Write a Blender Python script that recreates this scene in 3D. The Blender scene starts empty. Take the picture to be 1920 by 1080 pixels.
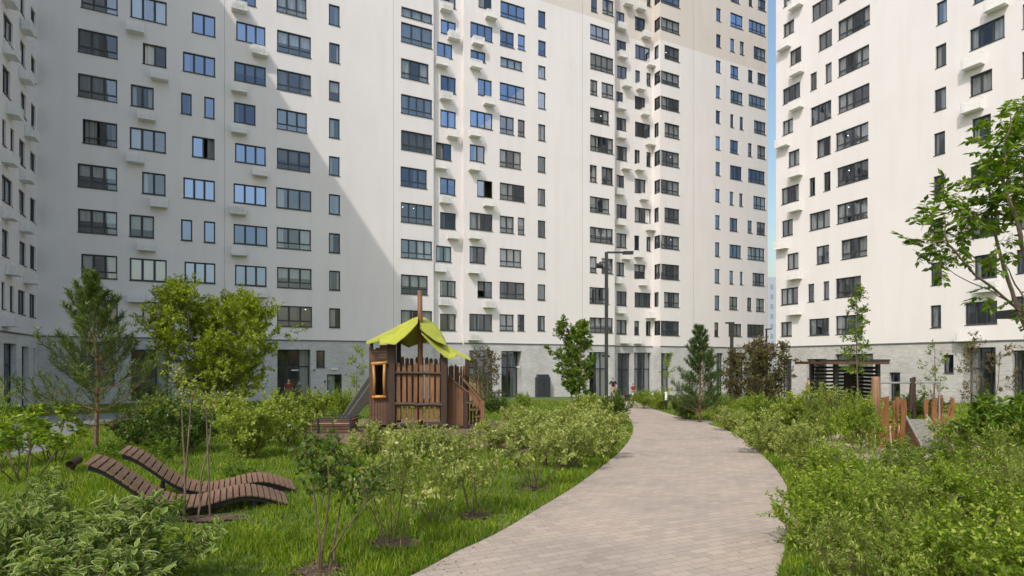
import bpy, bmesh, math, random
import numpy as np
from mathutils import Vector, Matrix
from mathutils.geometry import tessellate_polygon
R = math.radians
SC = bpy.context.scene; COL = SC.collection
random.seed(7)

# ---------------------------------------------------------------- camera, sky, sun, exposure
F = 1070.0; HZ = 680.0; EYE = 1.55; YAW = R(26.35)
cf = (math.sin(YAW), math.cos(YAW)); cr = (math.cos(YAW), -math.sin(YAW))
cam = bpy.data.objects.new('camera', bpy.data.cameras.new('camera')); COL.objects.link(cam)
cam.location = (0, 0, EYE); cam.rotation_euler = (R(90), 0, -YAW)
cam.data.sensor_width = 36; cam.data.lens = 36*F/1920; cam.data.shift_y = (HZ-540)/1920
cam.data.clip_start = 0.05; cam.data.clip_end = 3000
SC.camera = cam
TO_SUN = Vector((-1, -0.75, 1.45)).normalized()
W = bpy.data.worlds.new('World'); SC.world = W; W.use_nodes = True
wn = W.node_tree.nodes; bg = wn['Background']; sky = wn.new('ShaderNodeTexSky')
sky.sky_type = 'NISHITA'; sky.sun_disc = False
sky.sun_elevation = math.asin(TO_SUN.z); sky.sun_rotation = math.atan2(TO_SUN.x, TO_SUN.y)
sky.air_density = 1.9; sky.dust_density = 3.6; sky.ozone_density = 3.8
W.node_tree.links.new(sky.outputs[0], bg.inputs[0]); bg.inputs[1].default_value = 0.15
sl = bpy.data.lights.new('sun', 'SUN'); sl.energy = 2.0; sl.angle = R(0.6); sl.color = (1, 0.945, 0.885)
so = bpy.data.objects.new('sun', sl); COL.objects.link(so); so.location = (-60, -45, 90)
so.rotation_euler = TO_SUN.to_track_quat('Z', 'Y').to_euler()
SC.view_settings.view_transform = 'Standard'; SC.view_settings.look = 'None'
SC.view_settings.exposure = 0.31; SC.view_settings.gamma = 1
SC.cycles.max_bounces = 7; SC.cycles.diffuse_bounces = 5; SC.cycles.glossy_bounces = 3
SC.cycles.transparent_max_bounces = 12; SC.cycles.transmission_bounces = 4

# ---------------------------------------------------------------- picture geometry -> real positions
SL = 0.03
def ray(px, py):
    k = (px-960)/F; return (cf[0]+k*cr[0], cf[1]+k*cr[1], (HZ-py)/F)
def gz(x, y):
    d = x*cf[0]+y*cf[1]; return -SL*max(-8, min(d, 60))
def gat(px, d):
    r = ray(px, 0); return (r[0]*d, r[1]*d, -SL*min(d, 60))
def G(px, py):
    return gat(px, F*EYE/(py-HZ-F*SL))
def at(px, py, d):
    r = ray(px, py); return Vector((r[0]*d, r[1]*d, EYE+r[2]*d))

# ---------------------------------------------------------------- object helpers
def tag(o, label=None, cat=None, group=None, kind=None):
    if label: o['label'] = label
    if cat: o['category'] = cat
    if group: o['group'] = group
    if kind: o['kind'] = kind
    return o
def thing(name, label, cat, loc=(0, 0, 0), rz=0, group=None):
    o = bpy.data.objects.new(name, None); COL.objects.link(o); o.empty_display_size = .2
    o.location = loc; o.rotation_euler = (0, 0, rz)
    return tag(o, label, cat, group)
def link(name, me, parent=None, loc=(0, 0, 0), rz=0):
    o = bpy.data.objects.new(name, me); COL.objects.link(o)
    o.parent = parent; o.location = loc; o.rotation_euler = (0, 0, rz); return o
class MB:
    """collects boxes, bars, tubes and quads into one mesh"""
    def __init__(s): s.v = []; s.f = []; s.m = []
    def add(s, vs, fs, m=0):
        b = len(s.v); s.v += [tuple(v) for v in vs]
        for f in fs: s.f.append(tuple(b+i for i in f)); s.m.append(m)
        return s
    def box(s, x0, x1, y0, y1, z0, z1, m=0):
        return s.add([(x0,y0,z0),(x1,y0,z0),(x1,y1,z0),(x0,y1,z0),(x0,y0,z1),(x1,y0,z1),(x1,y1,z1),(x0,y1,z1)],
                     [(0,3,2,1),(4,5,6,7),(0,1,5,4),(1,2,6,5),(2,3,7,6),(3,0,4,7)], m)
    def quad(s, a, b, c, d, m=0): return s.add([a, b, c, d], [(0,1,2,3)], m)
    def beam(s, a, b, w, h, m=0, up=(0,0,1)):
        a = Vector(a); b = Vector(b); d = (b-a).normalized(); up = Vector(up)
        sx = d.cross(up)
        if sx.length < 1e-3: sx = d.cross(Vector((1,0,0)))
        sx.normalize(); sy = sx.cross(d).normalized(); vs = []
        for p in (a, b):
            for i, j in ((-1,-1),(1,-1),(1,1),(-1,1)): vs.append(p+sx*i*w/2+sy*j*h/2)
        return s.add(vs, [(0,1,2,3),(7,6,5,4),(0,4,5,1),(1,5,6,2),(2,6,7,3),(3,7,4,0)], m)
    def tube(s, pts, rad, n=6, m=0, cap=True):
        pts = [Vector(p) for p in pts]; b = len(s.v); N = len(pts)
        if not hasattr(rad, '__len__'): rad = [rad]*N
        ref = Vector((.31,.17,.93))
        for i, p in enumerate(pts):
            d = (pts[min(i+1,N-1)]-pts[max(i-1,0)]).normalized()
            x = d.cross(ref)
            if x.length < .1: x = d.cross(Vector((1,0,0)))
            x.normalize(); y = d.cross(x)
            for k in range(n):
                a = 2*math.pi*k/n; s.v.append(tuple(p+(x*math.cos(a)+y*math.sin(a))*rad[i]))
        for i in range(N-1):
            for k in range(n):
                k2 = (k+1) % n
                s.f.append((b+i*n+k, b+i*n+k2, b+(i+1)*n+k2, b+(i+1)*n+k)); s.m.append(m)
        if cap:
            s.f.append(tuple(b+k for k in range(n))[::-1]); s.m.append(m)
            s.f.append(tuple(b+(N-1)*n+k for k in range(n))); s.m.append(m)
        return s
    def mesh(s, name, mats, smooth=False):
        me = bpy.data.meshes.new(name); me.from_pydata(s.v, [], s.f)
        if not isinstance(mats, (list, tuple)): mats = [mats]
        for m in mats: me.materials.append(m)
        if len(mats) > 1: me.polygons.foreach_set('material_index', s.m)
        if smooth: me.polygons.foreach_set('use_smooth', [True]*len(me.polygons))
        me.update(); return me
    def build(s, name, mats, parent=None, loc=(0,0,0), rz=0, smooth=False):
        return link(name, s.mesh(name, mats, smooth), parent, loc, rz)
def bevel(o, w=.008, seg=1):
    md = o.modifiers.new('bevel', 'BEVEL'); md.width = w; md.segments = seg; md.limit_method = 'ANGLE'; return o
def dup(o, parent=None, loc=None, rz=None):
    c = o.copy(); COL.objects.link(c); c.parent = parent
    if loc is not None: c.location = loc
    if rz is not None: c.rotation_euler = (0, 0, rz)
    for k in ('label', 'category', 'group'):
        if parent is None and k in c and k == 'label': del c[k]
    for ch in o.children: dup(ch, c)
    return c

# ---------------------------------------------------------------- materials
def newmat(name):
    m = bpy.data.materials.new(name); m.use_nodes = True; nt = m.node_tree
    return m, nt, nt.nodes['Principled BSDF']
def nd(nt, t, **kw):
    n = nt.nodes.new(t)
    for k, v in kw.items():
        if k in n.inputs: n.inputs[k].default_value = v
        else: setattr(n, k, v)
    return n
def ramp(nt, fac, stops):
    r = nt.nodes.new('ShaderNodeValToRGB'); e = r.color_ramp.elements
    e[0].position, e[0].color = stops[0][0], (*stops[0][1], 1)
    e[1].position, e[1].color = stops[-1][0], (*stops[-1][1], 1)
    for p, c in stops[1:-1]: x = e.new(p); x.color = (*c, 1)
    nt.links.new(fac, r.inputs[0]); return r.outputs[0]
def bump(nt, bs, h, st=.3, dist=.02):
    b = nd(nt, 'ShaderNodeBump', Strength=st, Distance=dist)
    nt.links.new(h, b.inputs['Height']); nt.links.new(b.outputs[0], bs.inputs['Normal']); return b
def coords(nt, kind='Object', scale=(1,1,1), rot=(0,0,0)):
    t = nt.nodes.new('ShaderNodeTexCoord'); mp = nd(nt, 'ShaderNodeMapping'); mp.inputs['Scale'].default_value = scale
    mp.inputs['Rotation'].default_value = rot
    nt.links.new(t.outputs[kind], mp.inputs[0]); return mp.outputs[0]
def plain(name, c, rough=.6, metal=0, noise=.12, nscale=6., bumpst=0.1, spec=.5, stretch=(1,1,1)):
    m, nt, b = newmat(name); v = coords(nt, 'Object', stretch)
    n = nd(nt, 'ShaderNodeTexNoise', Scale=nscale, Detail=6.); nt.links.new(v, n.inputs[0])
    lo = tuple(x*(1-noise) for x in c); hi = tuple(min(1, x*(1+noise)) for x in c)
    nt.links.new(ramp(nt, n.outputs[0], [(.3, lo), (.7, hi)]), b.inputs['Base Color'])
    b.inputs['Roughness'].default_value = rough; b.inputs['Metallic'].default_value = metal
    b.inputs['Specular IOR Level'].default_value = spec
    if bumpst:
        n2 = nd(nt, 'ShaderNodeTexNoise', Scale=nscale*9, Detail=4.); nt.links.new(v, n2.inputs[0])
        bump(nt, b, n2.outputs[0], bumpst, .01)
    return m
def stucco(name, c):
    m, nt, b = newmat(name); v = coords(nt)
    n = nd(nt, 'ShaderNodeTexNoise', Scale=.22, Detail=5., Roughness=.62); nt.links.new(v, n.inputs[0])
    v2 = coords(nt, 'Object', (.9, .9, .10)); n2 = nd(nt, 'ShaderNodeTexNoise', Scale=1.6, Detail=4.); nt.links.new(v2, n2.inputs[0])
    a = ramp(nt, n.outputs[0], [(.32, tuple(x*.955 for x in c)), (.68, c)])
    s = ramp(nt, n2.outputs[0], [(.30, (.965,.96,.95)), (.55, (1,1,1))])
    mx = nd(nt, 'ShaderNodeMix', data_type='RGBA', blend_type='MULTIPLY'); mx.inputs[0].default_value = 1
    nt.links.new(a, mx.inputs[6]); nt.links.new(s, mx.inputs[7]); nt.links.new(mx.outputs[2], b.inputs['Base Color'])
    b.inputs['Roughness'].default_value = .92; b.inputs['Specular IOR Level'].default_value = .2
    n3 = nd(nt, 'ShaderNodeTexNoise', Scale=55., Detail=3.); nt.links.new(v, n3.inputs[0]); bump(nt, b, n3.outputs[0], .25, .01)
    return m
def brick(name, c1, c2, mortar, bw=.26, bh=.075, yz=True):
    m, nt, b = newmat(name); t = nt.nodes.new('ShaderNodeTexCoord')
    sp = nt.nodes.new('ShaderNodeSeparateXYZ'); cb = nt.nodes.new('ShaderNodeCombineXYZ'); ad = nd(nt, 'ShaderNodeMath', operation='ADD')
    nt.links.new(t.outputs['Object'], sp.inputs[0]); nt.links.new(sp.outputs[0], ad.inputs[0]); nt.links.new(sp.outputs[1], ad.inputs[1])
    nt.links.new(ad.outputs[0], cb.inputs[0]); nt.links.new(sp.outputs[2], cb.inputs[1])
    k = nt.nodes.new('ShaderNodeTexBrick'); nt.links.new(cb.outputs[0], k.inputs[0])
    k.inputs['Color1'].default_value = (*c1,1); k.inputs['Color2'].default_value = (*c2,1); k.inputs['Mortar'].default_value = (*mortar,1)
    k.inputs['Scale'].default_value = 1; k.inputs['Brick Width'].default_value = bw; k.inputs['Row Height'].default_value = bh
    k.inputs['Mortar Size'].default_value = .007; k.inputs['Bias'].default_value = 0
    n = nd(nt, 'ShaderNodeTexNoise', Scale=.7, Detail=6.); nt.links.new(t.outputs['Object'], n.inputs[0])
    s = ramp(nt, n.outputs[0], [(.3, (.84,.84,.84)), (.7, (1.08,1.08,1.08))])
    mx = nd(nt, 'ShaderNodeMix', data_type='RGBA', blend_type='MULTIPLY'); mx.inputs[0].default_value = 1
    nt.links.new(k.outputs[0], mx.inputs[6]); nt.links.new(s, mx.inputs[7]); nt.links.new(mx.outputs[2], b.inputs['Base Color'])
    b.inputs['Roughness'].default_value = .85
    iv = nd(nt, 'ShaderNodeMath', operation='SUBTRACT'); iv.inputs[0].default_value = 1; nt.links.new(k.outputs['Fac'], iv.inputs[1])
    bump(nt, b, iv.outputs[0], .5, .008); return m
def glassmat(name, tint=(.8,.83,.84), refl=.16, top=.75, gc=(.80,.87,.98)):
    m, nt, b = newmat(name); nt.nodes.remove(b)
    tr = nd(nt, 'ShaderNodeBsdfTransparent'); tr.inputs[0].default_value = (*tint, 1)
    gl = nd(nt, 'ShaderNodeBsdfGlossy', Roughness=.015); gl.inputs[0].default_value = (*gc,1)
    lw = nd(nt, 'ShaderNodeFresnel', IOR=1.6); mr = nd(nt, 'ShaderNodeMapRange')
    mr.inputs[1].default_value = .04; mr.inputs[2].default_value = .7; mr.inputs[4].default_value = top
    oi = nt.nodes.new('ShaderNodeObjectInfo'); mm = nd(nt, 'ShaderNodeMath', operation='MULTIPLY_ADD'); mm.inputs[1].default_value = refl*1.5; mm.inputs[2].default_value = refl*.3
    nt.links.new(oi.outputs['Random'], mm.inputs[0]); nt.links.new(mm.outputs[0], mr.inputs[3])
    mx = nt.nodes.new('ShaderNodeMixShader'); nt.links.new(lw.outputs[0], mr.inputs[0]); nt.links.new(mr.outputs[0], mx.inputs[0])
    nt.links.new(tr.outputs[0], mx.inputs[1]); nt.links.new(gl.outputs[0], mx.inputs[2])
    nt.links.new(mx.outputs[0], nt.nodes['Material Output'].inputs[0])
    n = nd(nt, 'ShaderNodeTexNoise', Scale=.8, Detail=1.); nt.links.new(coords(nt), n.inputs[0])
    bp = nd(nt, 'ShaderNodeBump', Strength=.12, Distance=.03); nt.links.new(n.outputs[0], bp.inputs['Height'])
    nt.links.new(bp.outputs[0], gl.inputs['Normal']); return m

M = {}
M['white'] = stucco('white_stucco', (.79,.75,.742))
M['beige'] = stucco('beige_stucco', (.69,.63,.58))
M['plinth'] = brick('grey_brick', (.62,.605,.60), (.50,.495,.49), (.42,.42,.42))
M['plinth_white'] = brick('white_brick', (.76,.75,.74), (.66,.66,.65), (.5,.5,.5))
M['plinth_warm'] = brick('grey_brick_warm', (.54,.515,.50), (.40,.385,.375), (.6,.57,.55))
M['frame'] = plain('anthracite_frame', (.032,.038,.045), .45, 0, .1)
M['glass'] = glassmat('window_glass')
M['glass_blue'] = glassmat('window_glass_sky_tint', (.45,.5,.56), .42, .85, (.50,.62,.86))  # blue of the reflected sky put into the tint and gloss of these panes
M['inside'] = plain('dim_interior', (.20,.19,.18), .9, 0, .4, .5)
M['curtain'] = plain('pale_curtain', (.74,.72,.68), .9, 0, .12, 2., 0, stretch=(8,8,.2))
M['curtain_dark'] = plain('grey_curtain', (.22,.22,.22), .9, 0, .2, 2., 0, stretch=(8,8,.2))
M['metal_white'] = plain('white_painted_metal', (.78,.77,.75), .5, 0, .05)
M['metal_dark'] = plain('dark_metal', (.028,.028,.03), .45, 0, .15)
M['flash'] = plain('grey_flashing', (.12,.125,.13), .5)
M['roof'] = plain('roof_felt', (.15,.15,.15), .9)
# ---------------------------------------------------------------- buildings
_m, _nt, _b = newmat('lit_ceiling_lamp'); _b.inputs['Emission Color'].default_value = (1, .95, .85, 1); _b.inputs['Emission Strength'].default_value = 4.; M['lamp_glow'] = _m
CROP = {'1':(0,0,3.375),'2':(0,300,3.375),'3':(400,0,3.375),'4':(400,300,3.375),'5':(800,0,3.375),'6':(800,300,3.375),
        '7':(1120,0,4.5),'8':(1120,220,4.5),'A':(1120,440,4.5),'B':(1440,0,3.375),'C':(1440,300,3.375),'p':(0,0,1.)}
def rows(s):
    out = []
    for ln in s.replace('\n', ';').split(';'):
        t = ln.split()
        if len(t) < 5: continue
        ox, oy, sc = CROP[t[0]]
        out.append((ox+float(t[1])/sc, oy+float(t[2])/sc, oy+float(t[3])/sc, ox+float(t[4])/sc, t[5] if len(t) > 5 else ''))
    return out
class Plane:
    """a facade plane; local u runs along it, y goes into the building, z up"""
    def __init__(s, axis, c): s.axis, s.c = axis, c
    def hit(s, px, py=HZ, inset=0.):
        r = ray(px, py)
        if s.axis == 'main': t = (s.c+inset)/r[1]; return r[0]*t, EYE+r[2]*t, t
        if s.axis == 'right': t = (s.c+inset)/r[0]; return -r[1]*t, EYE+r[2]*t, t
        t = (s.c-inset)/r[0]; return r[1]*t, EYE+r[2]*t, t
    def rect(s, w, inset=0.):
        x0, yt, yb, x1, k = w
        u0, zt, t = s.hit(x0, yt, inset); u1 = s.hit(x1, HZ, inset)[0]; zb = EYE+(HZ-yb)/F*t
        return (u0, u1, zb, zt, k)
MAIN, RIGHT, LEFT = Plane('main', 44.7), Plane('right', 42.3), Plane('left', -10.7)

def wall_grid(mb, u0, u1, z0, z1, y, holes, zsplits, matfn, rd=.15):
    us = sorted(set([u0, u1]+[round(a, 3) for h in holes for a in h[:2]])); zs = sorted(set([z0, z1]+list(zsplits)+[round(a, 3) for h in holes for a in h[2:4]]))
    us = [u for u in us if u0 <= u <= u1]; zs = [z for z in zs if z0 <= z <= z1]
    idx = {}
    def vi(u, z):
        if (u, z) not in idx: idx[(u, z)] = len(mb.v); mb.v.append((u, y, z))
        return idx[(u, z)]
    hs = [tuple(round(a, 3) for a in h[:4]) for h in holes]
    for i in range(len(us)-1):
        uc = (us[i]+us[i+1])/2; col = [h for h in hs if h[0] < uc < h[1]]
        for j in range(len(zs)-1):
            zc = (zs[j]+zs[j+1])/2
            if any(h[2] < zc < h[3] for h in col): continue
            mb.f.append((vi(us[i], zs[j]), vi(us[i+1], zs[j]), vi(us[i+1], zs[j+1]), vi(us[i], zs[j+1]))); mb.m.append(matfn((us[i]+us[i+1])/2, zc))
    for h, hh in zip(hs, holes):
        a, b, c, d = h; m = matfn((a+b)/2, (c+d)/2); r = hh[5] if len(hh) > 5 else rd
        mb.quad((a,y,c),(b,y,c),(b,y+r,c),(a,y+r,c), m); mb.quad((a,y,d),(a,y+r,d),(b,y+r,d),(b,y,d), m)
        mb.quad((a,y,c),(a,y+r,c),(a,y+r,d),(a,y,d), m); mb.quad((b,y,c),(b,y,d),(b,y+r,d),(b,y+r,c), m)
def window_geo(w, h, kind, rng, cur=.9):
    """frame, pane, sill, curtain as MB in local coords; y=0 is the wall face, +y goes in"""
    n = int(kind[0]) if kind and kind[0].isdigit() else 2; T = 'T' in kind; S = 'S' in kind; D = 'D' in kind
    op = int(kind[kind.index('o')+1]) if 'o' in kind else -1
    fr, pa, si, cu = MB(), MB(), MB(), []; y0, y1 = .085, .15; b = .055
    fr.box(0, w, y0, y1, 0, b); fr.box(0, w, y0, y1, h-b, h); fr.box(0, b, y0, y1, b, h-b); fr.box(w-b, w, y0, y1, b, h-b)
    cw = (w-b)/n; tz = h*.27 if T else (h*.66 if S else None)
    for i in range(1, n): fr.box(b/2+i*cw-b*.6, b/2+i*cw+b*.6, y0+.004, y1-.004, b, h-b)
    if D: tz = None
    for i in range(n):
        a0 = (b if i == 0 else b/2+i*cw+b*.6); a1 = (w-b if i == n-1 else b/2+(i+1)*cw-b*.6)
        z0, z1 = b, h-b
        if tz: fr.box(a0, a1, y0+.006, y1-.006, tz-.03, tz+.03)
        if S and not tz: pass
        if i == op:
            yy = y1+.01; fr.box(a0, a0+.05, yy, yy+a1-a0, z0+.02, z1); fr.box(a0, a0+.05, yy, yy+.05, z0+.02, z1)
            continue
        # sash inside the frame
        s = .035; zz0 = tz+.03 if tz and not S else z0; zz1 = tz-.03 if (tz and S) else z1
        for q0, q1 in ((zz0, zz1),):
            fr.box(a0, a1, y0+.018, y1-.012, q0, q0+s); fr.box(a0, a1, y0+.018, y1-.012, q1-s, q1)
            fr.box(a0, a0+s, y0+.018, y1-.012, q0+s, q1-s); fr.box(a1-s, a1, y0+.018, y1-.012, q0+s, q1-s)
        pa.quad((a0, .118, z0), (a1, .118, z0), (a1, .118, z1), (a0, .118, z1))
    si.box(-.03, w+.03, -.05, .084, -.045, -.004)
    def cloth(x0, x1, zb, m):
        mb_ = MB(); cu.append((mb_, m)); k = max(4, int((x1-x0)/.09)); ph = rng.random()*6
        xs = [x0+(x1-x0)*i/k for i in range(k+1)]; ys = [.215+.035*math.sin(ph+i*1.9)+.01*math.sin(i*.7) for i in range(k+1)]
        for i in range(k): mb_.quad((xs[i], ys[i], zb), (xs[i+1], ys[i+1], zb), (xs[i+1], ys[i+1], h+.02), (xs[i], ys[i], h+.02))
    r = rng.random(); m = 0 if rng.random() < .72 else 1
    if S or D: r = r*.62+.12
    else: r *= cur
    if r < .16: cloth(0, w, -.02, m)
    elif r < .45: cloth(0, w*rng.uniform(.15, .4), -.02, m); cloth(w*rng.uniform(.6, .85), w, -.02, m)
    elif r < .62: cloth(0, w*rng.uniform(.2, .6), -.02, m)
    elif r < .78: cloth(w*rng.uniform(.4, .75), w, -.02, m)
    elif r < .86: cloth(0, w, h*rng.uniform(.35, .7), m)
    return fr, pa, si, cu
WINMATS = [M['frame'], M['glass'], M['glass_blue'], M['curtain'], M['curtain_dark']]
def add_windows(root, wins, name='window', budget=100, rng=random.Random(3), bluef=None, cur=.88):
    """wins: (u0,u1,z0,z1,kind,reveal,area,yoff)"""
    wins = sorted(wins, key=lambda w: -w[6]); rest = MB()
    for i, w in enumerate(wins):
        u0, u1, z0, z1, kind, rd, ar, yo = w; nm = name
        if 'D' in kind: nm = 'door'
        elif 'S' in kind: nm = 'storefront'
        yo += rd-.15 if rd > .16 else 0
        g = window_geo(u1-u0, z1-z0, kind, rng, cur); blue = bluef and bluef(w, rng)
        gm = 2 if blue else 1
        if i < budget:
            f = g[0].build(nm, M['frame'], root, (u0, yo, z0))
            g[1].build('pane', WINMATS[gm], f)
            if 'D' not in kind and 'S' not in kind: g[2].build('sill', M['frame'], f)
            if 'T' in kind and 'b' not in kind and u1-u0 > 1.9 and rng.random() < .4:
                lm = MB(); n_ = rng.choice([2, 3])
                for q_ in range(n_): xx = (u1-u0)*(.15+.7*q_/(n_-1)); lm.tube([(xx, .9, z1-z0-.16), (xx, .9, z1-z0-.12)], .035, 8)
                lm.build('ceiling_lamp', M['lamp_glow'], f)
            for cmb, cm in g[3]: cmb.build('curtain', M['curtain_dark' if cm else 'curtain'], f)
        else:
            for mb, mm in list(zip(g[:3], (0, gm, 0)))+[(q_, 3+c_) for q_, c_ in g[3]]:
                b = len(rest.v); rest.v += [(x+u0, y+yo, z+z0) for x, y, z in mb.v]
                for fc, m in zip(mb.f, mb.m): rest.f.append(tuple(b+q for q in fc)); rest.m.append(mm)
    if rest.v: tag(rest.build('window', WINMATS, root), 'windows of the facade farther from the camera', kind='stuff')
M['black_fit'] = plain('black_fitting', (.02,.02,.022), .5)
# air conditioner baskets: shared meshes
def basket_mesh(full):
    w, h, d = .98, .62, .52; mb = MB(); t = .022
    mb.box(-w/2, w/2, -d, -.01, 0, .035)
    for z in (h-.02, h*.5): mb.box(-w/2, w/2, -d, -d+t, z, z+.02)
    n = 17
    for i in range(n):
        x = -w/2+(w-t)*i/(n-1); mb.box(x, x+t*(1 if not full else 1.7), -d+.001, -d+t-.001, .035, h-.02)
    for sx in (-w/2, w/2-t):
        mb.box(sx, sx+t, -d+t, -.01, h-.02, h)
        for i in range(7):
            y = -d+t+(d-t-.04)*i/6; mb.box(sx, sx+t, y, y+.022, .035, h-.02)
    return mb.mesh('air_conditioner_basket', M['metal_white'])
BASK = [basket_mesh(False), basket_mesh(True)]
def unit_mesh():
    mb = MB(); mb.box(-.40, .40, -.42, -.12, .06, .56)
    k = 20
    for r_ in (.21,.15,.09):
        for i in range(k):
            a, b = 2*math.pi*i/k, 2*math.pi*(i+1)/k
            mb.beam((-.1+r_*math.cos(a), -.425, .31+r_*math.sin(a)), (-.1+r_*math.cos(b), -.425, .31+r_*math.sin(b)), .012, .012, 1)
    for i in range(7): mb.box(.17, .37, -.428, -.422, .12+i*.055, .14+i*.055, 1)
    return mb.mesh('air_conditioner', [M['metal_white'], M['flash']])
UNIT = unit_mesh()
def add_baskets(root, plane, table, inset=0., size=1.):
    for x0, yt, yb, x1, k in rows(table):
        d = .25; xc = (x0+x1)/2
        # the box front stands proud of the wall: place it so its middle projects to the measured middle
        off = -d if plane.axis != 'left' else -d
        u, z, t = plane.hit(xc, yb, inset+off)
        f = link('air_conditioner_basket', BASK[1 if 'f' in k or plane.axis == 'main' else 0], root, (u, inset, z))
        f.scale = (size, 1, size)
        if 'u' in k: link('air_conditioner', UNIT, f)
def area(w): return (w[3]-w[0])*(w[2]-w[1])

# ---- the long block straight ahead
MW = """1 512 -90 45 745 3T;1 492 175 325 745 3T;1 492 460 607 742 3T;1 522 750 903 742 2To0;2 490 18 167 742 3T;2 492 305 455 742 3T;2 513 592 742 742 3T;2 503 877 1030 745 3
1 825 -40 105 1055 3;1 903 268 400 1053 2o0;1 827 530 667 973 2;1 820 800 938 1050 3;2 898 72 210 1048 2;2 818 342 483 975 2;2 820 618 760 1055 3;2 900 895 1030 1055 2
1 1215 72 203 1363 2b;1 1157 323 447 1362 3b;1 1145 583 717 1213 1b;1 1292 608 742 1358 1b;1 1215 858 990 1358 2o1b;2 1160 108 238 1360 3b;2 1145 373 507 1217 1b;2 1290 385 520 1362 1b;2 1167 642 772 1363 3b;2 1180 905 1030 1300 2
3 140 -120 10 270 2b;3 145 130 250 330 3b;3 132 385 505 332 3b;3 130 643 770 267 2b;3 137 902 1022 332 3b;4 128 145 268 335 3b;4 128 403 527 342 3b;4 137 662 790 337 3b;4 175 920 1040 335 3
3 400 -60 68 590 3T;3 403 185 320 618 3T;3 403 433 562 618 3T;3 402 683 812 593 3T;3 402 933 1062 613 3T;4 398 170 300 620 3;4 400 423 555 618 3T;4 403 675 805 622 3T;4 403 920 1052 625 3T
3 731 22 150 800 1;3 733 265 387 800 1;3 732 505 628 800 1;3 732 743 867 800 1;3 732 985 1105 800 1;4 731 213 340 802 1;4 731 460 585 802 1;4 733 698 822 803 1;4 733 937 1060 803 1
3 1190 38 98 1385 3;3 1188 135 260 1388 3T;3 1188 365 487 1363 3T;3 1188 592 712 1388 4T;3 1188 820 943 1385 4T;4 1185 38 160 1352 3Tb;4 1187 265 390 1387 4T;4 1187 497 615 1387 4T;4 1187 722 845 1358 3T;4 1187 948 1070 1387 3T
5 328 -80 40 412 2;5 277 133 230 417 3b;5 278 310 375 372 2b;5 325 492 597 413 2b;5 275 692 795 417 3b;5 273 910 1015 368 2b;6 320 122 228 417 2o1b;6 272 328 435 417 3;6 272 543 648 370 2;6 322 765 868 415 2o0;6 270 972 1078 415 3
5 467 0 100 622 3Tb;5 465 185 283 553 2Tb;5 578 212 308 623 1Tb;5 467 355 415 605 3;5 463 517 627 620 3Tb;5 463 727 838 553 2Tb;5 577 753 858 622 1T;5 462 940 1050 598 3T;6 463 140 245 620 3T;6 463 350 455 553 2T;6 577 362 468 620 1T;6 463 557 668 600 3T;6 462 767 872 620 3T;6 462 975 1078 552 2T;6 575 977 1080 620 1T
5 706 62 165 753 1b;5 706 250 345 755 1b;5 706 410 490 753 1b;5 706 577 682 753 1b;5 706 782 885 752 1;5 703 985 1085 753 1;6 703 178 283 752 1;6 703 380 485 752 1;6 703 582 688 752 1;6 702 785 885 752 1;6 702 985 1080 750 1
5 1040 -40 68 1080 1T;5 1112 -15 82 1187 2T;5 1035 147 240 1158 3Tb;5 1035 330 430 1182 4T;5 1035 500 595 1082 1T;5 1107 517 610 1183 2T;5 1035 677 765 1155 3T;5 1035 850 948 1182 4T;6 1033 28 135 1078 1T;6 1107 40 148 1180 2T;6 1033 227 325 1157 3T;6 1033 420 515 1180 4T;6 1033 608 710 1078 1T;6 1107 620 715 1180 2T;6 1031 803 905 1155 3T;6 1031 995 1090 1180 4T
7 1003 62 170 1043 1b;7 1003 283 390 1043 1b;7 1000 503 605 1042 1b;7 1000 717 820 1037 1b;7 1000 928 1033 1037 1b;8 998 155 268 1037 1b;8 998 372 485 1037 1b;8 996 600 708 1035 1b;8 995 822 938 1035 1b;A 993 62 180 1033 1b;A 990 288 405 1033 1b;A 990 512 632 1033 1b;A 988 740 858 1025 1
7 1125 -100 5 1200 2;7 1123 100 215 1228 2Tb;7 1122 320 430 1157 1b;7 1203 345 455 1238 1;7 1123 545 650 1192 2Tb;7 1123 755 860 1228 3T;7 1122 960 1070 1150 1b;7 1202 983 1090 1232 1;8 1120 185 295 1190 2Tb;8 1120 400 515 1220 3b;8 1117 625 735 1148 1b;8 1198 640 747 1228 1;8 1117 845 955 1185 2b;A 1115 80 190 1215 3b;A 1115 303 413 1148 1b;A 1203 312 420 1228 1b;A 1113 522 630 1185 2T;A 1108 750 855 1217 3
7 1278 -50 45 1310 1T;7 1355 -20 75 1422 2T;7 1278 158 260 1420 4Tb;7 1320 385 487 1422 3T;7 1272 585 685 1312 1T;7 1352 608 705 1422 2T;7 1277 790 885 1418 4T;7 1322 1010 1115 1422 3T;8 1272 215 325 1305 1T;8 1350 232 340 1420 2T;8 1273 430 540 1415 4Tb;8 1317 660 765 1420 3T;8 1268 868 972 1307 1T;8 1345 880 985 1418 2T;A 1268 100 205 1412 4T;A 1310 320 425 1412 3T;A 1265 530 640 1302 1T;A 1340 537 645 1410 2T;A 1265 755 860 1410 4T"""
BAYP = "7 567 375 488 693 3T;7 567 1030 1148 693 3T;8 567 758 880 693 3T;A 563 483 607 693 3T"
BAYC = "7 527 -70 10 697 3T;7 527 135 240 695 3T;7 527 588 693 693 3T;7 527 803 908 693 3T;8 527 270 395 692 3T;8 527 518 632 692 3T;8 527 990 1100 693 3T;A 527 243 370 693 3T;A 530 725 848 692 3T"
BAYS = "7 478 390 500 510 1;8 478 45 180 512 1;8 477 760 885 512 1;A 473 485 610 510 1"
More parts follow.
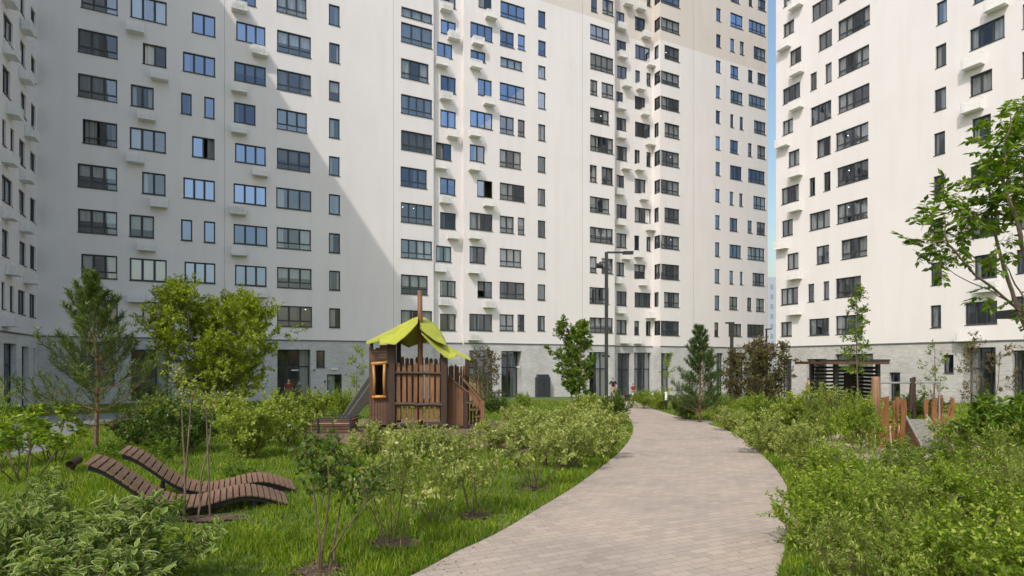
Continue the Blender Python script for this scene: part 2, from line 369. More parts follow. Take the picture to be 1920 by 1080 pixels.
H1 = "5 90 -60 30 185 2;5 90 118 205 185 2b;5 67 260 350 163 2b;5 88 472 575 185 2b;5 87 690 795 185 2b;5 58 897 1002 157 2o0b;6 85 108 212 183 2b;6 85 327 430 185 2;6 60 540 640 157 2;6 85 760 862 185 2;6 85 972 1078 185 2"
H2 = """7 160 90 190 230 2b;7 163 330 420 245 2b;7 165 545 650 250 2b;7 160 768 850 218 2b;7 162 985 1090 245 2;8 162 235 355 252 2;8 162 483 598 228 2;8 162 730 850 250 2;8 162 975 1095 248 2;A 162 230 345 228 2;A 162 475 595 250 2;A 162 718 838 250 2
7 318 133 245 405 2b;7 320 370 485 445 3b;7 320 588 690 362 1b;7 415 610 718 458 1;7 317 805 910 405 2;8 318 33 153 447 3;8 315 270 385 360 1;8 415 290 410 455 1;8 315 512 630 408 2;8 315 755 878 455 3o2;A 312 5 125 355 1;A 415 15 135 457 1;A 312 247 365 405 2;A 315 485 605 450 3;A 312 727 845 355 1;A 410 730 848 452 1;7 418 -60 45 460 1"""
MG = """p 150 640 725 215 3S;p 245 655 752 315 3S;p 520 655 750 582 3SN;p 593 657 689 609 1;p 613 702 752 641 1D
p 880 657 749 925 3S;p 940 658 749 978 2SN;p 1105 660 752 1140 3S"""
MG2 = "p 1158 662 752 1182 2S;p 1189 661 752 1221 3S"
MG3 = "p 1236 662 752 1262 2SN;p 1343 662 752 1356 1S;p 1367 661 752 1395 3S;p 1405 661 752 1434 3S"
ZP, ZB, ZT = 3.2, 34.0, 47.
u_c = -10.7; ua = MAIN.hit(813)[0]; ub = MAIN.hit(870)[0]; uc_ = MAIN.hit(1152.5)[0]; ud = MAIN.hit(1238)[0]; ue = 54.2
IN1, IN2 = .45, 1.15
def rec(t, inset=0., pl=MAIN, rd=.15):
    out = []
    for w in rows(t):
        r_ = pl.rect(w, inset); k = r_[4]; out.append((r_[0], r_[1], r_[2], r_[3], k, (.9 if 'N' in k else (.32 if ('S' in k or 'D' in k) else rd)), area(w), inset))
    return out
mroot = thing('apartment_block', 'long white apartment block straight ahead with beige top storeys and grey brick ground floor', 'building', (0, 44.7, 0))
wA = rec(MW)+rec(MG)+rec(MG3); bp, bc = rec(BAYP), rec(BAYC); wA += bp+bc
ar = lambda lo, hi, ws: [w for w in ws if w[0] >= lo-.2 and w[1] <= hi+.2]
mats3 = [M['white'], M['beige'], M['plinth']]
matfn = lambda u, z: 2 if z < ZP else (1 if (z > ZB and u > 21) else 0)
fw = MB(); clampw = lambda ws, lo, hi: [(max(w[0], lo+.12), min(w[1], hi-.12))+w[2:] for w in ws]
z_bot = -4.
wA = [w for w in wA]
s1 = clampw(ar(u_c-1, ua, wA), u_c, ua); s3 = clampw(ar(ub, uc_, wA), ub, uc_); s5 = clampw(ar(ud-.5, ue, wA), ud, ue)
r1 = clampw(rec(H1, IN1), ua-1, ub); r2 = clampw(rec(H2, IN2)+rec(MG2, IN2), uc_-2, ud-.1)
# windows of the recesses may start behind the front edge; clamp them inside the recess
r1 = [(max(w[0], ua+.15),)+w[1:] for w in r1]; r2 = [(max(w[0], uc_+.15),)+w[1:] for w in r2]
wall_grid(fw, u_c, ua, z_bot, ZT, 0, s1, [ZP, ZB], matfn); wall_grid(fw, ub, uc_, z_bot, ZT, 0, s3, [ZP, ZB], matfn)
wall_grid(fw, ud, ue, z_bot, ZT, 0, s5, [ZP, ZB], matfn)
wall_grid(fw, ua, ub, z_bot, ZT, IN1, r1, [ZP, ZB], matfn); wall_grid(fw, uc_, ud, z_bot, ZT, IN2, r2, [ZP, ZB], matfn)
for (uu, ins) in ((ua, IN1), (ub, IN1), (uc_, IN2)):
    for a, b, m in ((z_bot, ZP, 2), (ZP, ZB, 0), (ZB, ZT, 1)): fw.quad((uu,0,a),(uu,0,b),(uu,ins,b),(uu,ins,a), m)
# bay side wall with its openings (faces the sun)
side = []
cz = sorted([(w[2], w[3]) for w in bc]); pz = sorted([(w[2], w[3]) for w in bp])
for a, b in cz: side.append((.0, .86, a, b))
for a, b in pz: side.append((.25, .86, a, b))
zs = [z_bot, ZP]; edges = sorted(set([z_bot, ZP, ZB, ZT]+[e for s in side for e in s[2:]]))
for a, b in zip(edges, edges[1:]):
    m = 2 if b <= ZP+.01 else (1 if a >= ZB-.01 else 0); c = (a+b)/2
    segs = [(0., IN2)]
    for s in side:
        if s[2] < c < s[3]: segs = [(s[1], IN2)]+([(0., s[0])] if s[0] > 0 else [])
    for p, q in segs: fw.quad((ud, p, a), (ud, p, b), (ud, q, b), (ud, q, a), m)
# back, end walls and roof of the block
for a, b, m in ((z_bot, ZP, 2), (ZP, ZB, 0), (ZB, ZT, 1)):
    fw.quad((ue,0,a),(ue,15,a),(ue,15,b),(ue,0,b), m); fw.quad((-24.7,15,a),(-24.7,15,b),(ue,15,b),(ue,15,a), m)
wall = fw.build('wall', mats3, mroot)
rf = MB(); rf.box(-24.7, ue, 0.3, 15, ZT-.3, ZT+.02); rf.build('roof', M['roof'], mroot)
bk = MB(); bk.quad((u_c+.2, 1.9, z_bot), (ud-.1, 1.9, z_bot), (ud-.1, 1.9, ZT-.5), (u_c+.2, 1.9, ZT-.5)); bk.quad((ud+.3, 1.4, z_bot), (ue-.3, 1.4, z_bot), (ue-.3, 1.4, ZT-.5), (ud+.3, 1.4, ZT-.5))
bk.build('interior', M['inside'], mroot)
nar = lambda w: (w[1]-w[0]) < 1.25 and w[4][0] == '1' and w[2] > ZP
bluef = lambda w, rng: ('b' in w[4])
allw = s1+s3+s5+r1+r2
stair = [w for w in allw if nar(w)]; other = [w for w in allw if not nar(w)]
# make windows from corner bays keep full width up to the corner
wide = [w for w in other if w[1]-w[0] > 1.95 and w[2] > ZP]; other = [w for w in other if w not in wide]
print('WINDOWS', len(wide), len(other), len(stair))
add_windows(mroot, wide, 'wide_window', 100, random.Random(5), bluef); add_windows(mroot, other, 'window', 100, random.Random(15), bluef)
add_windows(mroot, stair, 'narrow_window', 100, random.Random(6), bluef)
# bay side panes
for s in side:
    w, h = s[1]-s[0], s[3]-s[2]; fr, pa, si, cu = window_geo(w, h, '1' if s[0] else '2T', random.Random(int(h*1e4)))
    f = fr.build('corner_window', M['frame'], mroot, (ud, s[1], s[2]), R(-90)); pa.build('pane', M['glass'], f); [q_.build('curtain', M['curtain_dark' if c_ else 'curtain'], f) for q_, c_ in cu]
# flashing on top of the plinth
fl = MB()
for a, b, y in ((u_c, ua, 0), (ub, uc_, 0), (ud, ue, 0), (ua, ub, IN1), (uc_, ud, IN2)): fl.box(a+.002, b+(.04 if y == 0 else 0), y-.05, y-.002, ZP-.05, ZP+.04)
fl.build('flashing', M['flash'], mroot)
jt = MB()
for px in (421, 738, 1092, 1300):
    ju = MAIN.hit(px)[0]; jt.box(ju-.008, ju+.008, -.004, .0015, ZP+.05, ZT-.1)
jt.build('wall_joint', M['flash'], mroot)
add_baskets(mroot, MAIN, """1 808 118 205 905 f;1 962 415 505 1055 f;1 880 680 762 975 f;1 808 945 1030 905 f;2 958 230 300 1052 f;2 880 497 575 975 f;2 830 830 900 900 f
3 122 0 70 205 u;3 250 280 352 340 u;3 122 505 585 205 f;3 118 770 845 205 f;4 252 28 102 338 f;4 105 280 345 210 u;4 120 535 605 205 f;4 255 795 868 340 f
5 372 60 118 445;5 278 220 285 372;5 278 368 432 345;5 363 600 665 430;5 272 798 865 343;6 268 0 68 340;6 360 235 295 432;6 270 440 500 342;6 268 657 718 333;6 362 875 935 428 u;p 880 622 638 898 u""")
add_baskets(mroot, MAIN, "5 85 10 70 165 u;5 133 190 250 210 u;5 60 350 418 133;5 85 562 632 160 u;5 130 800 870 205;5 55 1005 1070 130;6 85 210 275 155 u;6 133 438 500 208;6 52 652 708 122;6 83 868 920 147 u", IN1)
add_baskets(mroot, MAIN, """7 165 190 250 240 u;7 175 420 490 255;7 215 665 735 290;7 165 860 925 240;8 165 105 180 248;8 215 370 440 280;8 155 598 655 212 u;8 160 850 912 240;A 215 150 210 280;A 148 360 412 205;A 160 610 665 235;A 205 865 918 265
7 215 0 45 310 u;7 318 20 85 415 u;7 370 255 320 460 u;7 425 505 560 490;7 330 700 760 410;7 370 910 975 445;8 415 170 235 483;8 325 385 450 395;8 365 635 698 430;8 412 895 955 490;A 320 135 192 385;A 358 375 430 425;A 410 650 705 490;A 312 865 920 385""", IN2)

for px, py, w_, h_ in ((627,692,.5,.12),(589,694,.10,.10),(609,715,.10,.14),(591,726,.10,.10),(553,694,.5,.08),(971,688,.3,.1),(1130,668,.2,.1)):
    u_, z_, t_ = MAIN.hit(px, py); MB().box(u_-w_/2, u_+w_/2, -.07, -.002, z_-h_/2, z_+h_/2).build('wall_fitting', M['metal_white' if w_ > .25 else 'black_fit'], mroot)
# ---- the wing on the left
lroot = thing('apartment_wing', 'white apartment wing at the left edge, meeting the long block at a corner', 'building', (-10.7, 0, 0), R(90))
LW = """1 196 35 185 255 3;1 197 340 490 255 3;1 197 645 795 255 3;2 192 -62 85 250 2;2 191 230 380 251 3;2 190 533 680 250 3;2 187 843 990 250 2
1 128 -80 70 155 2;1 128 242 390 160 1;1 132 570 720 165 1;2 122 -142 15 158 2;2 120 180 330 160 1;2 123 507 655 165 1;2 115 818 970 160 2
1 22 65 225 82 2;1 17 400 575 65 2;1 15 745 910 38 1;1 67 805 945 90 1;2 12 85 250 80 2;2 12 430 600 55 1;2 10 768 940 33 1;2 63 793 955 88 1
p 7 643 765 31 2S;p 41 649 765 54 1S;p 63 652 765 69 1S"""
LY0, LZT = 22.0, 41.5
lw = rec(LW, 0, LEFT); lf = MB(); lmat = lambda u, z: 2 if z < ZP else 0
lw = [(w[0], min(w[1], 44.55))+w[2:] for w in lw]
wall_grid(lf, LY0, 44.7, z_bot, LZT, 0, lw, [ZP], lmat)
for a, b, m in ((z_bot, ZP, 2), (ZP, LZT, 0)):
    lf.quad((LY0,0,a),(LY0,0,b),(LY0,14,b),(LY0,14,a), m); lf.quad((LY0,14,a),(LY0,14,b),(59.7,14,b),(59.7,14,a), m)
lf.box(LY0, 44.69, .2, 14, LZT-.3, LZT, 0)
lf.build('wall', [M['white'], M['beige'], M['plinth_white']], lroot)
MB().quad((LY0+.3, 1.6, z_bot), (44.5, 1.6, z_bot), (44.5, 1.6, LZT-.5), (LY0+.3, 1.6, LZT-.5)).build('interior', M['inside'], lroot)
add_windows(lroot, lw, 'window', 100, random.Random(8))
fl = MB(); fl.box(LY0, 44.64, -.05, -.002, ZP-.05, ZP+.04); fl.build('flashing', M['flash'], lroot)
add_baskets(lroot, LEFT, """1 20 -40 30 110;1 130 95 205 215 u;1 25 260 365 125;1 130 420 520 210;1 40 640 742 145;1 155 790 880 250;1 15 945 1045 120;2 130 50 140 220;2 15 290 378 120;2 125 385 460 220;2 35 655 732 145;2 150 690 785 245;2 15 990 1055 120""")

# ---- the block on the right
rroot = thing('apartment_tower', 'white apartment block on the right with its facade running toward the camera', 'building', (42.3, 0, 0), R(-90))
RW = """B 97 -50 50 148 2;B 97 157 240 165 2;B 138 328 420 210 2;B 93 568 665 203 3;B 92 772 860 158 2;B 128 965 1062 198 2;C 85 183 285 195 3;C 88 388 488 157 2;C 120 597 697 193 2;C 80 817 920 190 3;C 80 1028 1118 150 2
B 278 38 140 408 3;B 320 225 328 405 2;B 268 470 578 308 1;B 362 410 530 403 1;B 270 685 798 400 3;B 308 890 1003 397 2;C 262 118 230 298 1;C 352 82 200 395 1;C 262 342 450 392 3;C 305 550 662 387 2;C 253 787 900 292 1;C 350 770 885 387 1;C 258 1008 1112 387 3
B 447 -100 25 600 4T;B 443 138 258 645 4T;B 443 375 490 640 4T;B 443 608 722 642 4T;B 428 845 957 635 4T;C 437 52 170 635 4T;C 435 285 407 630 4T;C 463 510 632 628 3T;C 428 752 873 588 3T;C 428 988 1105 600 3T
B 1067 22 163 1132 1;B 1060 297 435 1128 1;B 1053 573 708 1127 1;B 1050 848 988 1120 1;C 1047 107 240 1117 1;C 1042 380 512 1110 1;C 1030 652 795 1100 1;C 1028 922 1063 1095 1
B 1300 -110 30 1400 2;B 1277 190 325 1497 3;B 1278 485 615 1418 2;B 1292 755 905 1410 2;C 1280 45 185 1425 3;C 1283 370 500 1465 3;C 1305 608 755 1448 2;C 1247 905 1045 1450 3
B 1610 30 185 1740 3;B 1607 330 495 1740 3;C 1585 310 440 1720 3;C 1572 570 720 1720 3;C 1560 865 1005 1620 3
p 1465 673 745 1484 2S;p 1513 673 750 1550 3S;p 1566 664 745 1637 3S;p 1667 698 752 1688 1D;p 1769 665 700 1788 1;p 1806 652 765 1867 3SN;p 1898 657 765 1935 2S"""
ZPR = 2.9; rw = rec(RW, 0, RIGHT); rfw = MB(); U0, U1 = -RIGHT.hit(1455)[0], 8.
rw = [w for w in rw]
rmat = lambda u, z: 2 if z < ZPR else 0
wall_grid(rfw, -U0, 12., z_bot, 46., 0, rw, [ZPR], rmat, .17)
for a, b, m in ((z_bot, ZPR, 2), (ZPR, 46., 0)):
    rfw.quad((-U0,0,a),(-U0,0,b),(-U0,15,b),(-U0,15,a), m); rfw.quad((12,0,a),(12,15,a),(12,15,b),(12,0,b), m); rfw.quad((-U0,15,a),(-U0,15,b),(12,15,b),(12,15,a), m)
rfw.box(-U0, 12, .2, 15, 45.7, 46.02, 0)
rfw.build('wall', [M['white'], M['beige'], M['plinth_warm']], rroot)
MB().quad((-U0+.3, 1.6, z_bot), (11.7, 1.6, z_bot), (11.7, 1.6, 45.), (-U0+.3, 1.6, 45.)).build('interior', M['inside'], rroot)
add_windows(rroot, [(w[0], w[1], w[2], w[3], w[4], w[5], w[6], .02) for w in rw], 'window', 100, random.Random(11), lambda w, r: False, .7)
fl = MB(); fl.box(-U0-.03, 12, -.05, -.002, ZPR-.05, ZPR+.04); fl.build('flashing', M['flash'], rroot)
add_baskets(rroot, RIGHT, """B 135 -20 48 212;B 68 245 310 130;B 142 400 470 218;B 142 618 690 212;B 60 865 930 120;C 135 35 105 205;C 135 265 325 203;C 52 505 565 115;C 132 695 755 200;C 130 915 980 200
B 1385 -40 55 1500 ;B 1240 320 425 1350;B 1240 620 705 1340;C 1285 300 375 1415 fu;C 1340 760 835 1430 fu;p 1797 614 640 1827""", 0, 1.12)

# ---- far block seen through the gap
fb = thing('distant_block', 'pale blue-grey high-rise glimpsed through the gap between the two buildings', 'building', gat(1452, 190)[:2]+(-1.8,), R(-20))
MB().box(-9, 9, -5, 5, 0, 31).build('wall', plain('far_wall', (.42,.46,.52), .9), fb)
wm_ = MB().box(-.5, .5, -.04, 0, 0, 1.6).mesh('window', plain('far_glass', (.27,.31,.37), .4))
for i in range(9):
    for j in range(9): link('window', wm_, fb, (-7.7+i*1.9, -5.0, 1.5+j*3.2))
# ---------------------------------------------------------------- ground, paths
def soil_mat(name, c1, c2, sc=30., rough=.95):
    m, nt, b = newmat(name); v = coords(nt)
    n = nd(nt, 'ShaderNodeTexNoise', Scale=sc, Detail=8., Roughness=.7); nt.links.new(v, n.inputs[0])
    n2 = nd(nt, 'ShaderNodeTexNoise', Scale=1.3, Detail=4.); nt.links.new(v, n2.inputs[0])
    mx = nd(nt, 'ShaderNodeMath', operation='MULTIPLY_ADD'); nt.links.new(n.outputs[0], mx.inputs[0]); mx.inputs[1].default_value = .6
    ml = nd(nt, 'ShaderNodeMath', operation='MULTIPLY'); nt.links.new(n2.outputs[0], ml.inputs[0]); ml.inputs[1].default_value = .4
    nt.links.new(ml.outputs[0], mx.inputs[2])
    nt.links.new(ramp(nt, mx.outputs[0], [(.35, c1), (.65, c2)]), b.inputs['Base Color'])
    b.inputs['Roughness'].default_value = rough; bump(nt, b, n.outputs[0], .6, .03); return m
M['lawn'] = soil_mat('lawn_soil', (.05,.07,.015), (.12,.17,.03), 25.)
M['mulch'] = soil_mat('bark_mulch', (.09,.05,.03), (.26,.17,.11), 45.)
M['sand'] = soil_mat('play_sand', (.30,.23,.16), (.50,.40,.29), 30.)
M['earth'] = soil_mat('dug_earth', (.05,.03,.018), (.14,.09,.055), 45.)
def paver(name, c1, c2, bw, bh, mo, rot=0.):
    m, nt, b = newmat(name); v = coords(nt, 'Object', (1,1,1), (0,0,rot))
    k = nt.nodes.new('ShaderNodeTexBrick'); nt.links.new(v, k.inputs[0]); k.offset = .5
    k.inputs['Color1'].default_value = (*c1,1); k.inputs['Color2'].default_value = (*c2,1); k.inputs['Mortar'].default_value = (*mo,1)
    k.inputs['Scale'].default_value = 1; k.inputs['Brick Width'].default_value = bw; k.inputs['Row Height'].default_value = bh
    k.inputs['Mortar Size'].default_value = .0035; k.inputs['Mortar Smooth'].default_value = .3
    n = nd(nt, 'ShaderNodeTexNoise', Scale=.9, Detail=6., Roughness=.6); nt.links.new(v, n.inputs[0])
    n2 = nd(nt, 'ShaderNodeTexNoise', Scale=90., Detail=5.); nt.links.new(v, n2.inputs[0])
    s = ramp(nt, n.outputs[0], [(.28, (.80,.79,.78)), (.45, (.96,.96,.96)), (.55, (1.02,1.01,1)), (.74, (1.12,1.07,1.0))])
    s2 = ramp(nt, n2.outputs[0], [(.3, (.88,.88,.88)), (.7, (1.08,1.08,1.08))])
    o = k.outputs[0]
    for q in (s, s2):
        mx = nd(nt, 'ShaderNodeMix', data_type='RGBA', blend_type='MULTIPLY'); mx.inputs[0].default_value = 1
        nt.links.new(o, mx.inputs[6]); nt.links.new(q, mx.inputs[7]); o = mx.outputs[2]
    nt.links.new(o, b.inputs['Base Color']); b.inputs['Roughness'].default_value = .88
    iv = nd(nt, 'ShaderNodeMath', operation='SUBTRACT'); iv.inputs[0].default_value = 1; nt.links.new(k.outputs['Fac'], iv.inputs[1])
    ad = nd(nt, 'ShaderNodeMath', operation='MULTIPLY_ADD'); nt.links.new(n2.outputs[0], ad.inputs[0]); ad.inputs[1].default_value = .25; nt.links.new(iv.outputs[0], ad.inputs[2])
    bump(nt, b, ad.outputs[0], .5, .006); return m
M['paver'] = paver('path_pavers', (.42,.345,.28), (.345,.285,.235), .20, .10, (.25,.205,.16))
M['paver_far'] = paver('side_path_pavers_shaded', (.20,.20,.215), (.16,.16,.175), .20, .10, (.1,.1,.1))  # darker bluish tone: shade on the side path put into the paver colour
# ground: one sheet, tilted gently away from the camera
ds = [-60, -8, 0, 60, 900]; ls = [-900, -60, 0, 60, 900]; vs = []
for d in ds:
    for l in ls: vs.append((cf[0]*d+cr[0]*l, cf[1]*d+cr[1]*l, -SL*max(-8, min(d, 60))))
fs = [(i*5+j, i*5+j+1, i*5+j+6, i*5+j+5) for i in range(4) for j in range(4)]
g = MB().add(vs, fs).build('ground', M['lawn']); tag(g, kind='structure')
def dens(pts, n=8):
    out = []
    for a, b in zip(pts, pts[1:]+pts[:1]): out += [tuple(a[i]+(b[i]-a[i])*k/n for i in range(2)) for k in range(n)]
    return out
def sheet(name, poly, m, h, kind='structure', skirt=0.):
    tri = tessellate_polygon([[Vector((p[0], p[1], 0)) for p in poly]])
    mb = MB(); mb.add([(p[0], p[1], gz(p[0], p[1])+h) for p in poly], [])
    for t in tri:
        a, b, c = (Vector(poly[i]+(0,))[:2] if False else poly[i] for i in t)
        ccw = (b[0]-a[0])*(c[1]-a[1])-(b[1]-a[1])*(c[0]-a[0]) > 0
        mb.f.append(tuple(t) if ccw else tuple(t)[::-1]); mb.m.append(0)
    o = mb.build(name, m); tag(o, kind=kind); return o
def smooth_line(px, n=6):
    P = [G(*p)[:2] for p in px]; out = []
    for i in range(len(P)-1):
        p0, p1, p2, p3 = P[max(i-1,0)], P[i], P[i+1], P[min(i+2, len(P)-1)]
        for k in range(n):
            t = k/n; out.append(tuple(.5*((2*p1[j])+(-p0[j]+p2[j])*t+(2*p0[j]-5*p1[j]+4*p2[j]-p3[j])*t*t+(-p0[j]+3*p1[j]-3*p2[j]+p3[j])*t**3) for j in (0,1)))
    out.append(P[-1]); return out
Lp = smooth_line([(400,1265),(775,1080),(850,1040),(935,1000),(1010,955),(1075,915),(1130,875),(1165,845),(1183,820),(1187,800),(1180,785),(1172,772),(1170,762),(1176,752)])
Rp = smooth_line([(1195,752),(1215,763),(1250,775),(1290,787)])+[G(1335,789.5)[:2], G(1338,794)[:2]]+smooth_line([(1325,795),(1365,808),(1400,830),(1440,865),(1468,900),(1480,940),(1478,1000),(1460,1080),(1420,1265)])
end = [(Rp[-1][0]-1.2, Rp[-1][1]-7), (Lp[0][0]-2.5, Lp[0][1]-6)]
path_poly = Lp+Rp+end
sheet('path', path_poly, M['paver'], .012)
a_, b_ = G(1188,791), G(1332,791.5); sheet('path_joint', [a_[:2], b_[:2], (b_[0]+.06, b_[1]+.14), (a_[0]+.06, a_[1]+.14)], plain('concrete_joint', (.55,.50,.44), .9), .017)
Lq = [G(-500,960)[:2]]+smooth_line([(0,862),(70,850),(110,832),(150,806),(200,792),(300,784)])+smooth_line([(300,773),(150,777),(60,783),(0,786)])+[G(-500,800)[:2]]
sheet('side_path', Lq, M['paver_far'], .012)
apron = [(-10.6, 30.), (-3., 38.5), (12, 40.8), (30, 41.), (41, 38.), (50, 40), (54, 44.6), (-10.6, 44.6)]
mulch = smooth_line([(560,812),(660,838),(800,842),(950,845),(1040,855),(1060,840),(1000,800),(930,790),(760,786),(640,788),(560,800)])
sheet('mulch_bed', mulch, M['mulch'], .008)
sandp = smooth_line([(1560,862),(1700,880),(1960,905),(2300,880),(2200,800),(1960,800),(1760,800),(1640,800),(1540,822)])
sheet('sand_pit', sandp, M['sand'], .008)
for i, pp in enumerate([[(1440,1000),(1530,1030),(1600,1010),(1560,975),(1480,968)], [(1480,1075),(1700,1100),(1900,1080),(1760,1030),(1560,1040)]]):
    sheet('soil_patch', smooth_line(pp+pp[:1])[:-1], M['sand'] if i == 0 else M['earth'], .006)
RINGS = []
def ring(px, py, rx, ry):
    c = G(px, py); pts = []
    for k in range(22):
        a = 2*math.pi*k/22; q = random.uniform(.55, 1.2); l = math.cos(a)*rx*q; d = math.sin(a)*ry*q
        pts.append((c[0]+cr[0]*l+cf[0]*d, c[1]+cr[1]*l+cf[1]*d))
    RINGS.append((c[0], c[1], max(rx, ry)*.9)); sheet('soil_patch', pts, M['earth'], .02)
for a in ((600,1072,.26,.2),(740,1022,.32,.2),(890,970,.2,.15),(1005,918,.3,.2),(1085,856,.3,.2),(230,955,.3,.2),(390,975,.5,.2)): ring(*a)
polys = [path_poly, Lq, mulch, sandp]
def inside_np(poly, x, y):
    c = np.zeros(len(x), bool); n = len(poly); j = n-1
    for i in range(n):
        xi, yi = poly[i]; xj, yj = poly[j]
        if yi != yj:
            m = ((yi > y) != (yj > y)) & (x < (xj-xi)*(y-yi)/(yj-yi)+xi); c ^= m
        j = i
    return c
# ---------------------------------------------------------------- leaves
def leafmat(name, stops, trans=.35, rough=.45, rim=None, spec=.35):
    m, nt, b = newmat(name); ge = nt.nodes.new('ShaderNodeNewGeometry')
    c = ramp(nt, ge.outputs['Random Per Island'], stops)
    n = nd(nt, 'ShaderNodeTexNoise', Scale=2.2, Detail=3.); nt.links.new(coords(nt), n.inputs[0])
    s = ramp(nt, n.outputs[0], [(.3, (.72,.76,.7)), (.7, (1.2,1.15,1.1))])
    mx = nd(nt, 'ShaderNodeMix', data_type='RGBA', blend_type='MULTIPLY'); mx.inputs[0].default_value = 1
    nt.links.new(c, mx.inputs[6]); nt.links.new(s, mx.inputs[7]); c = mx.outputs[2]
    if rim:
        at_ = nd(nt, 'ShaderNodeAttribute', attribute_name='rim'); mr = nd(nt, 'ShaderNodeMapRange'); nt.links.new(at_.outputs['Fac'], mr.inputs[0])
        mr.inputs[1].default_value = .5; mr.inputs[2].default_value = .85
        m2 = nd(nt, 'ShaderNodeMix', data_type='RGBA'); nt.links.new(mr.outputs[0], m2.inputs[0]); nt.links.new(c, m2.inputs[6]); m2.inputs[7].default_value = (*rim, 1); c = m2.outputs[2]
    nt.links.new(c, b.inputs['Base Color']); b.inputs['Roughness'].default_value = rough; b.inputs['Specular IOR Level'].default_value = spec
    tl = nt.nodes.new('ShaderNodeBsdfTranslucent'); ms = nt.nodes.new('ShaderNodeMixShader'); ms.inputs[0].default_value = trans
    hs = nd(nt, 'ShaderNodeHueSaturation', Saturation=1.15, Value=1.25); nt.links.new(c, hs.inputs['Color']); nt.links.new(hs.outputs[0], tl.inputs[0])
    nt.links.new(b.outputs[0], ms.inputs[1]); nt.links.new(tl.outputs[0], ms.inputs[2]); nt.links.new(ms.outputs[0], nt.nodes['Material Output'].inputs[0])
    return m
LEAF = {
 'simple': (np.array([[0,0,0],[.45,.26,.05],[1,0,-.06],[.45,-.26,.05]], float), [(0,2,1),(0,3,2)], [0,1,1,1]),
 'narrow': (np.array([[0,0,0],[.45,.15,.04],[1,0,-.08],[.45,-.15,.04]], float), [(0,2,1),(0,3,2)], [0,1,1,1]),
 'needle': (np.array([[0,.06,0],[0,-.06,0],[1,0,0]], float), [(0,1,2)], [0,0,0]),
 'wide': (np.array([[0,0,0],[.4,0,-.03],[.75,0,-.06],[1.,0,-.12],[.15,.13,.05],[.45,.22,.07],[.8,.13,.0],[.15,-.13,.05],[.45,-.22,.07],[.8,-.13,.0],[.3,.11,.0],[.62,.12,-.02],[.3,-.11,.0],[.62,-.12,-.02]], float),
          [(0,10,4),(4,10,5),(10,11,5),(5,11,6),(6,11,2),(2,3,6),(0,1,10),(10,1,11),(1,2,11),(0,7,12),(7,8,12),(12,8,13),(8,9,13),(9,2,13),(2,9,3),(0,12,1),(12,13,1),(1,13,2)],
          [.3,0,0,.9,1,1,1,1,1,1,.35,.35,.35,.35]),
 'lobed': (np.array([[0,0,0],[.3,.12,.02],[.45,.40,.05],[.6,.16,.0],[1,0,-.1],[.6,-.16,.0],[.45,-.40,.05],[.3,-.12,.02]], float), [(0,4,3),(0,3,1),(1,3,2),(0,5,4),(0,7,5),(7,6,5)], [0]*8),
}
def leaves(name, pos, dirs, size, kind, mat, rng, upbias=.5, parent=None, mesh_only=False):
    V, Fc, rim = LEAF[kind]; N = len(pos); pos = np.asarray(pos); d = np.asarray(dirs, float)
    d /= np.linalg.norm(d, axis=1, keepdims=True)+1e-9
    up = rng.normal(size=(N,3))*(1-upbias)+np.array([0,0,1.])*upbias*1.6
    y = np.cross(up, d); y /= np.linalg.norm(y, axis=1, keepdims=True)+1e-9; z = np.cross(d, y)
    s = np.asarray(size).reshape(-1,1,1) if hasattr(size, '__len__') else size
    P = (V[None,:,0:1]*d[:,None,:]+V[None,:,1:2]*y[:,None,:]+V[None,:,2:3]*z[:,None,:])*s+pos[:,None,:]
    nv = len(V); P = P.reshape(-1,3)
    tri = np.array(Fc, np.int32); tri = (tri[None]+np.arange(N, dtype=np.int32)[:,None,None]*nv).reshape(-1)
    me = bpy.data.meshes.new(name); nf = N*len(Fc)
    me.vertices.add(len(P)); me.vertices.foreach_set('co', P.astype(np.float32).reshape(-1))
    me.loops.add(len(tri)); me.loops.foreach_set('vertex_index', tri)
    me.polygons.add(nf); me.polygons.foreach_set('loop_start', np.arange(0, nf*3, 3, dtype=np.int32))
    try: me.polygons.foreach_set('loop_total', np.full(nf, 3, np.int32))
    except Exception: pass
    if kind == 'wide':
        a = me.attributes.new('rim', 'FLOAT', 'POINT'); a.data.foreach_set('value', np.tile(np.array(rim, np.float32), N))
    me.materials.append(mat); me.update(calc_edges=True)
    if mesh_only: return me
    return link(name, me, parent)
def perp(d, rng):
    v = rng.normal(size=3); v -= d*np.dot(v, d)/np.dot(d, d); return v/(np.linalg.norm(v)+1e-9)
def curve(p0, d, L, n, rng, bend=.15, lift=0.):
    pts = [np.array(p0, float)]; d = np.array(d, float); d /= np.linalg.norm(d)
    for i in range(n):
        d = d+rng.normal(size=3)*bend/n**.5+np.array([0,0,lift])/n; d /= np.linalg.norm(d); pts.append(pts[-1]+d*L/n)
    return pts
def on(pts, t):
    s = t*(len(pts)-1); i = min(int(s), len(pts)-2); f = s-i
    return pts[i]*(1-f)+pts[i+1]*f, (pts[i+1]-pts[i])
def leaf_twig(pts, n, P, D, rng, t0=.25, spread=.9, fwd=.5):
    for k in range(n):
        t = t0+(1-t0)*(k+rng.random())/n; p, d = on(pts, t); d = d/np.linalg.norm(d)
        P.append(p); D.append(d*fwd+perp(d, rng)*spread)
M['bark'] = plain('grey_brown_bark', (.16,.115,.08), .9, 0, .35, 20., .4, stretch=(1,1,.3))
M['bark_pine'] = plain('reddish_pine_bark', (.19,.105,.065), .9, 0, .4, 20., .4, stretch=(1,1,.3))
M['stem'] = plain('green_brown_twig', (.12,.085,.045), .8, 0, .3, 10.)
